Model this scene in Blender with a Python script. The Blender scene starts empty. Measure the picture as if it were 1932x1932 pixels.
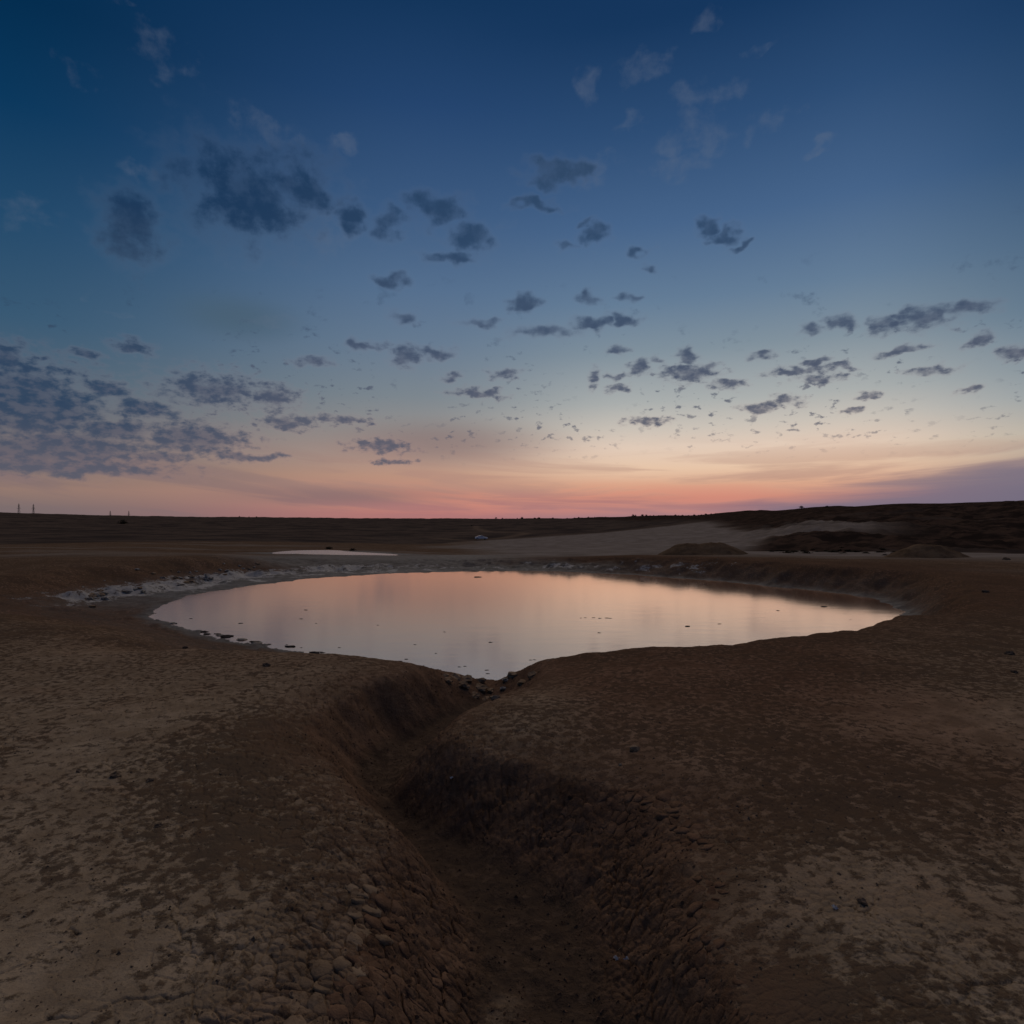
import bpy, bmesh, math, random
import numpy as np
from mathutils import Vector

random.seed(7)
rng = np.random.default_rng(11)
SC = bpy.context.scene
COL = SC.collection
rad = math.radians

# ---------------------------------------------------------------- camera
HC = 1.7                      # eye height above the flat ground beside the pond
F = 1151.0 / 1932.0           # focal length / picture width
EYE = 980.0                   # eye level, row of a 1932 px picture
cam_d = bpy.data.cameras.new('camera')
cam_d.sensor_width = 36.0
cam_d.lens = 36.0 * F
cam_d.shift_y = (EYE - 966.0) / 1932.0
cam_d.clip_start = 0.1
cam_d.clip_end = 30000.0
cam = bpy.data.objects.new('camera', cam_d)
COL.objects.link(cam)
cam.location = (0, 0, HC)
cam.rotation_euler = (rad(90), 0, 0)
SC.camera = cam

def lin(r, g, b):
    f = lambda c: (c / 255 / 12.92) if c / 255 <= 0.04045 else ((c / 255 + 0.055) / 1.055) ** 2.4
    return (f(r), f(g), f(b), 1.0)

# ---------------------------------------------------------------- node helper
class NT:
    def __init__(self, tree):
        self.t = tree; self.n = tree.nodes; self.l = tree.links
    def new(self, kind, **kw):
        nd = self.n.new(kind)
        for k, v in kw.items():
            setattr(nd, k, v)
        return nd
    def put(self, sock, v):
        if isinstance(v, bpy.types.NodeSocket):
            self.l.new(v, sock)
        elif v is not None:
            sock.default_value = v
    def math(self, op, a, b=None, c=None, clamp=False):
        nd = self.new('ShaderNodeMath', operation=op, use_clamp=clamp)
        for i, v in enumerate((a, b, c)):
            if v is not None: self.put(nd.inputs[i], v)
        return nd.outputs[0]
    def vec(self, op, a, b=None, c=None, out=0):
        nd = self.new('ShaderNodeVectorMath', operation=op)
        for i, v in enumerate((a, b, c)):
            if v is not None: self.put(nd.inputs[i], v)
        return nd.outputs['Value' if op in ('LENGTH', 'DOT_PRODUCT', 'DISTANCE') else 'Vector']
    def comb(self, x, y, z=0.0):
        nd = self.new('ShaderNodeCombineXYZ')
        for i, v in enumerate((x, y, z)): self.put(nd.inputs[i], v)
        return nd.outputs[0]
    def noise(self, vecs, scale, detail=4, rough=0.55, dist=0.0, col=False, dims='3D'):
        nd = self.new('ShaderNodeTexNoise', noise_dimensions=dims)
        self.put(nd.inputs['Vector'], vecs)
        nd.inputs['Scale'].default_value = scale
        nd.inputs['Detail'].default_value = detail
        nd.inputs['Roughness'].default_value = rough
        nd.inputs['Distortion'].default_value = dist
        return nd.outputs['Color' if col else 'Fac']
    def ss(self, v, a, b, lo=0.0, hi=1.0):
        nd = self.new('ShaderNodeMapRange', interpolation_type='SMOOTHSTEP')
        self.put(nd.inputs['Value'], v)
        for nm, x in (('From Min', a), ('From Max', b), ('To Min', lo), ('To Max', hi)):
            self.put(nd.inputs[nm], x)
        return nd.outputs[0]
    def mr(self, v, a, b, lo=0.0, hi=1.0):
        nd = self.new('ShaderNodeMapRange')
        self.put(nd.inputs['Value'], v)
        for nm, x in (('From Min', a), ('From Max', b), ('To Min', lo), ('To Max', hi)):
            self.put(nd.inputs[nm], x)
        return nd.outputs[0]
    def mix(self, f, a, b, blend='MIX'):
        nd = self.new('ShaderNodeMix', data_type='RGBA', blend_type=blend)
        self.put(nd.inputs[0], f); self.put(nd.inputs[6], a); self.put(nd.inputs[7], b)
        return nd.outputs[2]
    def ramp(self, f, stops, interp='LINEAR'):
        nd = self.new('ShaderNodeValToRGB')
        cr = nd.color_ramp; cr.interpolation = interp
        while len(cr.elements) > 1: cr.elements.remove(cr.elements[-1])
        cr.elements[0].position = stops[0][0]; cr.elements[0].color = stops[0][1]
        for p, c in stops[1:]:
            e = cr.elements.new(p); e.color = c
        self.put(nd.inputs[0], f)
        return nd.outputs[0]
    def attr(self, name):
        return self.new('ShaderNodeAttribute', attribute_name=name).outputs['Fac']

# ---------------------------------------------------------------- sky
SUN_AZ, FILL_EL = 6.0, 50.0
world = bpy.data.worlds.new('World'); SC.world = world
world.use_nodes = True
W = NT(world.node_tree); W.n.clear()
tc = W.new('ShaderNodeTexCoord').outputs['Generated']
sp = W.new('ShaderNodeSeparateXYZ'); W.l.new(tc, sp.inputs[0])
az = W.math('MULTIPLY', W.math('ARCTAN2', sp.outputs[0], sp.outputs[1]), 57.29578)
el = W.math('MULTIPLY', W.math('ARCSINE', sp.outputs[2]), 57.29578)
t_el = W.math('POWER', W.math('MULTIPLY', W.math('MAXIMUM', el, 0.0), 1 / 90.0), 0.5)
def sky_ramp(rows):
    return W.ramp(t_el, [(math.sqrt(max(e, 0) / 90.0), lin(*c)) for e, c in rows])
zen = [(60, (10, 40, 80)), (90, (8, 36, 74))]
r_left = sky_ramp([(0, (112, 103, 108)), (0.9, (122, 108, 108)), (2.3, (146, 120, 110)), (4.0, (124, 112, 108)), (5.2, (108, 108, 110)), (8.9, (84, 102, 116)),
                   (14.5, (55, 88, 115)), (21.5, (32, 72, 106)), (28, (8, 55, 92)), (34, (1, 43, 77)), (46, (2, 40, 76))] + zen)
r_mid = sky_ramp([(0, (176, 118, 116)), (0.6, (180, 120, 116)), (2.5, (186, 136, 122)), (4.0, (188, 146, 126)), (6.4, (170, 148, 138)), (8.5, (146, 142, 140)),
                  (11.3, (124, 134, 142)), (16, (102, 122, 144)), (20.5, (85, 111, 142)), (26.7, (60, 90, 128)), (34, (36, 68, 110)), (40.4, (18, 52, 90)), (48, (13, 45, 84))] + zen)
r_sun = sky_ramp([(0, (150, 120, 132)), (1.0, (172, 126, 126)), (2.0, (200, 138, 122)), (3.2, (218, 168, 140)), (4.6, (230, 196, 168)), (6.6, (224, 202, 184)), (8.4, (200, 192, 182)),
                  (10.6, (170, 174, 173)), (15, (128, 144, 156)), (19.3, (99, 124, 150)), (25.2, (70, 100, 138)), (32, (44, 76, 116)), (38.5, (21, 54, 93)), (48, (13, 45, 84))] + zen)
r_right = sky_ramp([(0, (92, 92, 114)), (1.9, (106, 102, 118)), (3.2, (140, 126, 126)), (4.4, (176, 158, 144)), (5.8, (182, 176, 162)), (8.8, (142, 154, 160)),
                    (14.4, (92, 117, 139)), (24.7, (44, 77, 114)), (33.5, (18, 52, 90)), (46, (10, 43, 82))] + zen)
r_back = sky_ramp([(0, (92, 90, 104)), (4, (100, 98, 112)), (9, (86, 98, 118)), (20, (50, 78, 112)), (40, (14, 48, 88))] + zen)
c_sky = W.mix(W.ss(az, -42, -6), r_left, r_mid)
c_sky = W.mix(W.ss(az, -9, 12), c_sky, r_sun)
c_sky = W.mix(W.ss(az, 28, 46), c_sky, r_right)
c_sky = W.mix(W.ss(W.math('ABSOLUTE', W.math('SUBTRACT', az, 10.0)), 70, 140), c_sky, r_back)
def px_dir(x, y):
    u, v = (x - 966) / 1151.0, (EYE - y) / 1151.0
    return math.degrees(math.atan(u)), math.degrees(math.atan2(v, math.hypot(1, u)))
P = W.comb(az, el, 0.0)
def blob_field(rows, src):
    acc = None
    for x, y, rx, ry in rows:
        a, e = px_dir(x, y)
        a2, e2 = px_dir(x + rx, y); sa = abs(a2 - a)
        a3, e3 = px_dir(x, y - ry); se = abs(e3 - e)
        d = W.vec('LENGTH', W.vec('MULTIPLY_ADD', src, (1 / sa, 1 / se, 0), (-a / sa, -e / se, 0)))
        acc = d if acc is None else W.math('MINIMUM', acc, d)
    return W.math('SUBTRACT', 1.0, acc)
# long veils of thin cloud and smoke low over the sunset
bow = W.math('MULTIPLY', W.math('POWER', W.math('ABSOLUTE', W.math('MULTIPLY', W.math('SUBTRACT', az, 16.0), 0.05)), 2.0), -0.55)
pv = W.comb(W.math('MULTIPLY', az, 0.055), W.math('MULTIPLY', W.math('ADD', el, bow), 0.60), 0.0)
veil = W.noise(pv, 1.0, 5, 0.55, 0.5)
low = W.math('MULTIPLY', W.ss(el, 8.0, 3.0), W.ss(el, -2, 0.6))
c_sky = W.mix(W.math('MULTIPLY', W.math('MULTIPLY', W.ss(veil, 0.44, 0.60), low), 0.62), c_sky, W.mix(W.ss(az, -30, -5), lin(126, 108, 110), W.mix(W.ss(el, 3.2, 1.6), lin(176, 138, 126), lin(168, 116, 118))))
glow_az = W.math('MULTIPLY', W.ss(az, -26, 2), W.ss(az, 27, 19))
c_sky = W.mix(W.math('MULTIPLY', W.math('MULTIPLY', W.math('MULTIPLY', W.ss(veil, 0.52, 0.40), W.math('MULTIPLY', W.ss(el, 4.0, 2.2), W.ss(el, 0.0, 1.2))), glow_az), 0.42), c_sky, lin(220, 140, 120))
# dusk shadow creeping up on the right
edge = W.math('ADD', W.math('MULTIPLY', W.math('MAXIMUM', W.math('SUBTRACT', az, 17.0), 0.0), 0.165), W.math('MULTIPLY', W.math('SUBTRACT', veil, 0.5), 4.5))
c_sky = W.mix(W.math('MULTIPLY', W.math('MULTIPLY', W.ss(W.math('SUBTRACT', el, edge), 1.7, -1.0), W.ss(az, 13, 26)), 0.82), c_sky, lin(112, 108, 128))
smoke = W.math('MAXIMUM', blob_field([(840, 835, 300, 60), (640, 935, 300, 26), (450, 600, 160, 60)], P), 0.0)
c_sky = W.mix(W.math('MULTIPLY', W.ss(smoke, 0.0, 0.9), 0.55), c_sky, W.mix(W.ss(el, 10, 16), lin(126, 106, 108), lin(70, 92, 108)))
hs = W.new('ShaderNodeHueSaturation'); W.put(hs.inputs['Color'], c_sky); hs.inputs['Saturation'].default_value = 1.0
c_sky = hs.outputs[0]
DARK = [(250, 428, 95, 86), (470, 370, 165, 140), (570, 350, 100, 80), (660, 408, 42, 40), (727, 420, 50, 46), (825, 393, 72, 42), (890, 442, 62, 38), (840, 488, 70, 20),
        (745, 532, 50, 20), (1042, 320, 66, 36), (1090, 318, 46, 30), (1005, 383, 62, 16), (1125, 440, 36, 22), (1335, 425, 36, 20), (1365, 440, 40, 15), (1395, 461, 30, 10), (1232, 508, 28, 20),
        (1210, 470, 30, 16), (1110, 425, 26, 13), (1070, 468, 36, 15), (988, 572, 40, 20), (1115, 560, 38, 16), (1200, 558, 40, 14), (905, 604, 46, 13), (762, 600, 34, 22), (1030, 627, 75, 19), (1120, 615, 60, 11), (1175, 602, 45, 14), (690, 650, 42, 18),
        (760, 672, 36, 26), (820, 667, 48, 16), (590, 685, 48, 13), (905, 743, 66, 16), (845, 712, 26, 9), (950, 705, 36, 14), (1530, 618, 44, 15), (1588, 603, 34, 22), (1665, 612, 40, 26),
        (1750, 600, 80, 30), (1830, 584, 66, 20), (1845, 640, 30, 20), (1205, 697, 32, 17), (1298, 670, 26, 16), (1300, 703, 70, 23), (1335, 690, 28, 15), (1505, 697, 74, 14),
        (1540, 681, 34, 12), (1580, 694, 44, 9), (1540, 715, 62, 12), (1375, 722, 50, 13), (1430, 768, 52, 13), (1490, 758, 42, 16), (1635, 747, 30, 12), (1755, 702, 56, 14), (1700, 658, 70, 10),
        (1170, 733, 26, 13), (1225, 795, 50, 11), (1825, 733, 34, 12), (1910, 668, 42, 18), (1160, 703, 26, 11), (1165, 660, 30, 12), (1120, 712, 16, 24), (1440, 668, 34, 9), (1600, 778, 22, 8), (1240, 684, 20, 11),
        (30, 750, 220, 105), (90, 775, 150, 75), (120, 845, 250, 55), (10, 675, 60, 44), (205, 738, 62, 26), (250, 650, 54, 18), (165, 672, 50, 11), (400, 735, 125, 46), (520, 748, 60, 30), (270, 775, 85, 28), (60, 800, 120, 30),
        (210, 812, 120, 30), (370, 828, 130, 48), (70, 852, 230, 44), (90, 878, 320, 30), (640, 793, 80, 13), (720, 840, 72, 16), (745, 868, 58, 9), (540, 795, 70, 20), (470, 862, 90, 13), (300, 860, 80, 14)]
THIN = [(300, 100, 62, 56), (155, 148, 40, 36), (270, 320, 54, 26), (655, 270, 44, 26), (480, 245, 80, 32), (1195, 130, 70, 42), (1245, 110, 36, 26), (1110, 155, 36, 34), (1340, 180, 76, 40),
        (1455, 225, 66, 36), (1300, 255, 90, 46), (1335, 45, 44, 28), (1432, 95, 36, 18), (1550, 270, 30, 12), (250, 15, 40, 20), (40, 400, 60, 44), (1195, 225, 40, 20), (1280, 320, 70, 32), (600, 410, 90, 70), (1108, 322, 56, 40),
        (180, 560, 26, 18), (225, 600, 44, 10), (520, 610, 70, 12)]
# the cloud deck is a level sheet: its texture shrinks towards the horizon
up = W.ss(el, 9.0, 22.0)
def nmix(a_, b_):
    nd = W.new('ShaderNodeMix', data_type='FLOAT'); W.put(nd.inputs[0], up); W.put(nd.inputs[2], a_); W.put(nd.inputs[3], b_); return nd.outputs[0]
nf = nmix(W.noise(W.vec('MULTIPLY', P, (1.0, 1.75, 1.0)), 0.95, 5, 0.58), W.noise(W.vec('MULTIPLY', P, (1.0, 1.15, 1.0)), 0.36, 6, 0.60))
nfm = W.math('SUBTRACT', nf, 0.5)
wn = W.noise(W.vec('MULTIPLY', P, (1.0, 1.5, 1.0)), 0.42, 2, 0.5, 0.0, col=True)
wsz = W.ss(el, 4.0, 28.0, 1.3, 3.2)
warp = W.vec('MULTIPLY', W.vec('SUBTRACT', wn, (0.5, 0.5, 0.5)), W.comb(W.math('MULTIPLY', wsz, 1.6), wsz, 0.0))
Pw = W.vec('ADD', P, warp)
fl_reg = W.math('MULTIPLY', W.math('MULTIPLY', W.ss(el, 4.5, 8.5), W.ss(el, 24.0, 13.0)), W.ss(W.noise(P, 0.13, 2, 0.5), 0.38, 0.56))
den_f = W.math('MULTIPLY', W.ss(nf, 0.56, 0.67), fl_reg)
cl_dark = W.mix(W.ss(el, 3, 20), lin(92, 92, 106), lin(56, 74, 100))
cl_dark = W.mix(W.ss(az, -14, -36), cl_dark, W.mix(W.ss(el, 3, 9), lin(84, 88, 104), lin(46, 66, 92)))
cl_dark = W.mix(W.ss(el, 19, 25), cl_dark, W.mix(W.ss(az, -30, 8), lin(24, 52, 84), lin(46, 70, 100)))
cl_edge = W.mix(0.30, c_sky, W.mix(W.ss(el, 4, 22), lin(176, 140, 136), lin(100, 112, 134)))
namp = W.mr(up, 0, 1, 2.4, 1.6)
namp = W.math('SUBTRACT', namp, W.math('MULTIPLY', W.math('MULTIPLY', W.ss(az, -14, -32), W.ss(el, 13, 9)), 1.25))
def cloudy(lo, hi):
    pick = lambda rows: [r for r in rows if px_dir(r[0] + r[2] * 1.3, r[1])[0] > lo - 3 and px_dir(r[0] - r[2] * 1.3, r[1])[0] < hi + 3]
    m_dark = W.math('MINIMUM', blob_field(pick(DARK), Pw), 0.85)
    den = W.ss(W.math('ADD', m_dark, W.math('MULTIPLY', nfm, namp)), -0.26, W.mr(up, 0, 1, 0.74, 0.86))
    m_thin = W.math('MINIMUM', blob_field(pick(THIN), Pw), 0.5)
    den_t = W.ss(W.math('ADD', m_thin, W.math('MULTIPLY', nfm, 3.2)), 0.05, 1.2)
    c = W.mix(W.math('MULTIPLY', den_t, 0.42), c_sky, W.mix(0.7, c_sky, lin(100, 112, 132)))
    c = W.mix(W.math('MULTIPLY', den_f, 0.8), c, cl_dark)
    shade = W.mix(W.ss(den, 0.1, 1.0), cl_edge, W.mix(W.ss(nf, 0.40, 0.60), W.mix(0.30, cl_dark, cl_edge), cl_dark))
    return W.mix(W.math('MULTIPLY', den, 0.92), c, shade)
def bgs(c):
    nd = W.new('ShaderNodeBackground'); W.put(nd.inputs[0], c); nd.inputs[1].default_value = 1.0
    return nd.outputs[0]
def either(f, a, b_):
    nd = W.new('ShaderNodeMixShader'); W.put(nd.inputs[0], f); W.l.new(a, nd.inputs[1]); W.l.new(b_, nd.inputs[2])
    return nd.outputs[0]
c_rest = W.mix(W.math('MULTIPLY', den_f, 0.55), c_sky, cl_dark)
c_rest = W.mix(W.ss(el, -0.5, -4.0), c_rest, lin(60, 50, 46))
sky = either(W.math('GREATER_THAN', az, -24.0), bgs(cloudy(-50, -24)), bgs(cloudy(-24, -4)))
sky_r = either(W.math('GREATER_THAN', az, 15.0), bgs(cloudy(-4, 15)), bgs(cloudy(15, 50)))
sky = either(W.math('GREATER_THAN', az, -4.0), sky, sky_r)
inside = W.math('MULTIPLY', W.math('LESS_THAN', W.math('ABSOLUTE', az), 48.0), W.math('MULTIPLY', W.math('GREATER_THAN', el, 1.5), W.math('LESS_THAN', el, 46.0)))
sky = either(inside, bgs(c_rest), sky)
nis = W.new('ShaderNodeTexSky', sky_type='NISHITA', sun_disc=False, sun_elevation=rad(-3.0), sun_rotation=rad(SUN_AZ))
bg2 = W.new('ShaderNodeBackground'); W.l.new(nis.outputs[0], bg2.inputs[0]); bg2.inputs[1].default_value = 0.01
ad = W.new('ShaderNodeAddShader'); W.l.new(sky, ad.inputs[0]); W.l.new(bg2.outputs[0], ad.inputs[1])
wo = W.new('ShaderNodeOutputWorld'); W.l.new(ad.outputs[0], wo.inputs[0])
world.cycles.sampling_method = 'MANUAL'; world.cycles.sample_map_resolution = 256

# ---------------------------------------------------------------- added soft fill sun, set high to brighten ground and gully walls
sun_d = bpy.data.lights.new('fill_sun', 'SUN')
sun_d.energy = 0.90; sun_d.angle = rad(60); sun_d.color = (1.0, 0.80, 0.62)
sun = bpy.data.objects.new('fill_sun', sun_d); COL.objects.link(sun)
sd = Vector((math.sin(rad(SUN_AZ)) * math.cos(rad(FILL_EL)), math.cos(rad(SUN_AZ)) * math.cos(rad(FILL_EL)), math.sin(rad(FILL_EL))))
sun.rotation_euler = sd.to_track_quat('Z', 'Y').to_euler()
SC.view_settings.view_transform = 'Standard'; SC.view_settings.look = 'None'
SC.view_settings.exposure = 0.0; SC.view_settings.gamma = 1.0
SC.render.engine = 'CYCLES'
SC.cycles.max_bounces = 4; SC.cycles.diffuse_bounces = 2; SC.cycles.glossy_bounces = 2
SC.cycles.caustics_reflective = False; SC.cycles.caustics_refractive = False

# ---------------------------------------------------------------- numeric noise
def _hash(ix, iy, seed):
    h = (ix.astype(np.int64) * 374761393 + iy.astype(np.int64) * 668265263 + seed * 1274126177) & 0x7fffffff
    h = ((h ^ (h >> 13)) * 1274126177) & 0x7fffffff
    h = h ^ (h >> 16)
    return (h & 0xffffff) / float(0xffffff)
def vnoise(x, y, seed=0):
    ix, iy = np.floor(x), np.floor(y)
    fx, fy = x - ix, y - iy
    u = fx * fx * fx * (fx * (fx * 6 - 15) + 10); v = fy * fy * fy * (fy * (fy * 6 - 15) + 10)
    a, b = _hash(ix, iy, seed), _hash(ix + 1, iy, seed)
    c, d = _hash(ix, iy + 1, seed), _hash(ix + 1, iy + 1, seed)
    return (a + (b - a) * u) * (1 - v) + (c + (d - c) * u) * v
def fbm(x, y, octs=5, seed=0, gain=0.5):
    s = np.zeros_like(x); a = 1.0; t = 0.0
    c, sn = math.cos(0.6), math.sin(0.6)
    for i in range(octs):
        s += a * (vnoise(x, y, seed + i * 17) - 0.5); t += a; a *= gain
        x, y = (x * c - y * sn) * 2.03 + 3.7, (x * sn + y * c) * 2.03 + 1.9
    return s / t * 2.0
def voro(x, y, seed=0):
    ix, iy = np.floor(x), np.floor(y)
    f1 = np.full_like(x, 9.0); f2 = np.full_like(x, 9.0); cid = np.zeros_like(x)
    for dx in (-1, 0, 1):
        for dy in (-1, 0, 1):
            cx, cy = ix + dx, iy + dy
            px = cx + 0.5 + 0.84 * (_hash(cx, cy, seed) - 0.5); py = cy + 0.5 + 0.84 * (_hash(cx, cy, seed + 5) - 0.5)
            d = np.hypot(px - x, py - y)
            nearer = d < f1
            f2 = np.where(nearer, f1, np.minimum(f2, d)); cid = np.where(nearer, _hash(cx, cy, seed + 9), cid)
            f1 = np.where(nearer, d, f1)
    return f1, f2, cid
def sstep(a, b, x):
    t = np.clip((x - a) / (b - a), 0, 1); return t * t * (3 - 2 * t)
def sdf(X, Y, poly):
    """signed distance to a closed outline, positive outside"""
    d2 = np.full(X.shape, 1e9); inside = np.zeros(X.shape, bool)
    n = len(poly)
    for i in range(n):
        ax, ay = poly[i]; bx, by = poly[(i + 1) % n]
        ex, ey = bx - ax, by - ay
        t = np.clip(((X - ax) * ex + (Y - ay) * ey) / (ex * ex + ey * ey), 0, 1)
        d2 = np.minimum(d2, (X - ax - t * ex) ** 2 + (Y - ay - t * ey) ** 2)
        if ay != by:
            cr = ((ay > Y) != (by > Y)) & (X < (bx - ax) * (Y - ay) / (by - ay) + ax)
            inside ^= cr
    d = np.sqrt(d2)
    return np.where(inside, -d, d)
def smooth_poly(p, it=2):
    for _ in range(it):
        q = []
        for i in range(len(p)):
            a, b = p[i], p[(i + 1) % len(p)]
            q.append((a[0] * .75 + b[0] * .25, a[1] * .75 + b[1] * .25)); q.append((a[0] * .25 + b[0] * .75, a[1] * .25 + b[1] * .75))
        p = q
    return p

# ---------------------------------------------------------------- lie of the land
WATER = -0.80
POND = smooth_poly([(-0.3, 10.1), (2.6, 9.9), (6, 11.4), (8.6, 13.6), (9.9, 15.4), (11.2, 18), (11.4, 20.3), (9.4, 23.2), (5.6, 27.6), (2, 29.3), (-1.7, 29.6), (-5, 28.5),
                    (-8.4, 26.3), (-10.3, 21.8), (-10.5, 18.6), (-9.9, 16.5), (-8.0, 14.5), (-6.5, 13.1), (-5, 12.1), (-3.5, 11.0), (-2.4, 10.7), (-1.2, 10.2)], 2)
POND2 = smooth_poly([(-17.6, 45.2), (-15.5, 43.2), (-12.5, 41.2), (-9.5, 41.2), (-8.2, 42.6), (-9.4, 44.2), (-12.5, 46), (-14, 49), (-17, 48.6)], 2)
GULLY = smooth_poly([(-0.80, 0.2), (-0.80, 1.4), (-0.74, 2.2), (-0.68, 2.9), (-0.80, 3.4), (-1.06, 3.95), (-1.50, 4.5), (-1.90, 5.2), (-1.85, 6.1), (-1.45, 7.1), (-1.15, 8.2), (-1.1, 9.8),
                     (0.55, 9.9), (0.55, 8.4), (0.45, 7.4), (0.22, 6.7), (-0.18, 6.1), (-0.45, 5.5), (-0.25, 4.9), (0.25, 4.5), (0.80, 4.15), (1.12, 3.7), (1.03, 3.0), (0.84, 2.3), (0.74, 1.4), (0.74, 0.2)], 2)
COLS = {  # picture column : (distance, picture row) of what the ground does there
    -200: [(20, None), (32, 1040), (80, 1028), (150, 1016), (300, 990), (1300, 962), (2000, 958)],
    0:   [(20, None), (32, 1040), (80, 1030), (150, 1018), (300, 995), (1300, 966), (2000, 972)],
    130: [(20, None), (31, 1041), (80, 1030), (150, 1018), (300, 997), (1300, 970.5), (2000, 980)],
    250: [(20, None), (30, 1044), (80, 1030), (150, 1018), (300, 998), (1300, 973), (2000, 982)],
    400: [(20, None), (29, 1047), (50, 1040), (90, 1030), (150, 1019), (300, 999), (1300, 975), (2000, 982)],
    500: [(20, None), (32, 1052), (50, 1040), (90, 1030), (150, 1020), (300, 1000), (1300, 975.5), (2000, 982)],
    750: [(20, None), (30, 1064), (38, 1050), (52, 1040), (90, 1033), (150, 1026), (210, 1018), (350, 1000), (1200, 978), (2000, 983)],
    900: [(20, None), (30, 1060), (38, 1050), (52, 1043), (90, 1035), (150, 1026), (211, 1018.5), (350, 1001), (1200, 978.5), (2000, 983)],
    1050: [(20, None), (29, 1056), (38, 1049), (55, 1043), (90, 1036), (150, 1022), (230, 1010), (380, 996), (1200, 978), (2000, 983)],
    1200: [(20, None), (28, 1052), (36, 1046), (60, 1040), (110, 1021), (200, 1002), (240, 997), (480, 987), (1000, 973.5), (2000, 981)],
    1400: [(20, None), (26, 1056), (34, 1046), (60, 1038), (110, 1010), (190, 987), (250, 977), (450, 964.5), (1000, 972), (2000, 978)],
    1550: [(20, None), (24, 1062), (32, 1050), (52, 1040), (60, 1034), (74, 1004), (100, 988), (150, 972), (250, 953.5), (600, 962), (2000, 975)],
    1700: [(20, None), (23, 1064), (28, 1055), (52, 1041), (60, 1036), (66, 1016), (80, 996), (110, 979), (150, 957), (180, 949), (240, 957), (2000, 970)],
    1800: [(20, None), (23, 1065), (28, 1056), (52, 1041), (59, 1037), (66, 1018), (80, 997), (105, 978), (135, 955), (160, 950), (240, 957), (2000, 970)],
    1932: [(20, None), (28, 1053), (50, 1042), (57, 1038), (66, 1018), (80, 998), (100, 972), (130, 943), (200, 948), (2000, 970)],
    2150: [(20, None), (28, 1053), (50, 1042), (57, 1038), (80, 990), (100, 966), (130, 936), (200, 940), (2000, 970)],
}
AZT = np.linspace(-60, 60, 481)
LRT = np.linspace(math.log(1.0), math.log(9000.0), 700)
def _build_table():
    keys = sorted(COLS); prof = []
    for k in keys:
        th = math.atan((k - 966) / 1151.0)
        rr, zz = [1.0], [0.0]
        for d, y in COLS[k]:
            rr.append(d / math.cos(th)); zz.append(0.0 if y is None else HC - (y - EYE) / 1151.0 * d)
        rr.append(9000.0); zz.append(zz[-1] + 6)
        prof.append(np.interp(np.exp(LRT), rr, zz))
    prof = np.array(prof); ang = [math.degrees(math.atan((k - 966) / 1151.0)) for k in keys]
    T = np.array([np.interp(AZT, ang, prof[:, j]) for j in range(prof.shape[1])]).T
    k = np.exp(-0.5 * (np.arange(-8, 9) / 4.0) ** 2); k /= k.sum()
    Tp = np.pad(T, ((8, 8), (0, 0)), mode='edge'); T = sum(k[i] * Tp[i:i + T.shape[0]] for i in range(17))
    k = np.exp(-0.5 * (np.arange(-5, 6) / 2.0) ** 2); k /= k.sum()
    Tp = np.pad(T, ((0, 0), (5, 5)), mode='edge'); T = sum(k[i] * Tp[:, i:i + T.shape[1]] for i in range(11))
    return T
TAB = _build_table()
def base_z(X, Y):
    r = np.maximum(np.hypot(X, Y), 1.0); a = np.degrees(np.arctan2(X, Y))
    i = np.clip((a + 60) / 120 * 480, 0, 479.999); j = np.clip((np.log(r) - LRT[0]) / (LRT[-1] - LRT[0]) * 699, 0, 698.999)
    i0, j0 = i.astype(int), j.astype(int); fi, fj = i - i0, j - j0
    z = (TAB[i0, j0] * (1 - fi) + TAB[i0 + 1, j0] * fi) * (1 - fj) + (TAB[i0, j0 + 1] * (1 - fi) + TAB[i0 + 1, j0 + 1] * fi) * fj
    back = sstep(75, 120, np.abs(a))
    return z * (1 - back)
WPH = np.radians([-180, -150, -125, -105, -90, -60, -30, 0, 40, 65, 90, 125, 150, 180])
WVL = np.array([5.6, 4.8, 3.8, 2.9, 2.0, 1.7, 1.7, 1.9, 2.0, 3.0, 4.6, 7.0, 6.4, 5.6])

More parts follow.
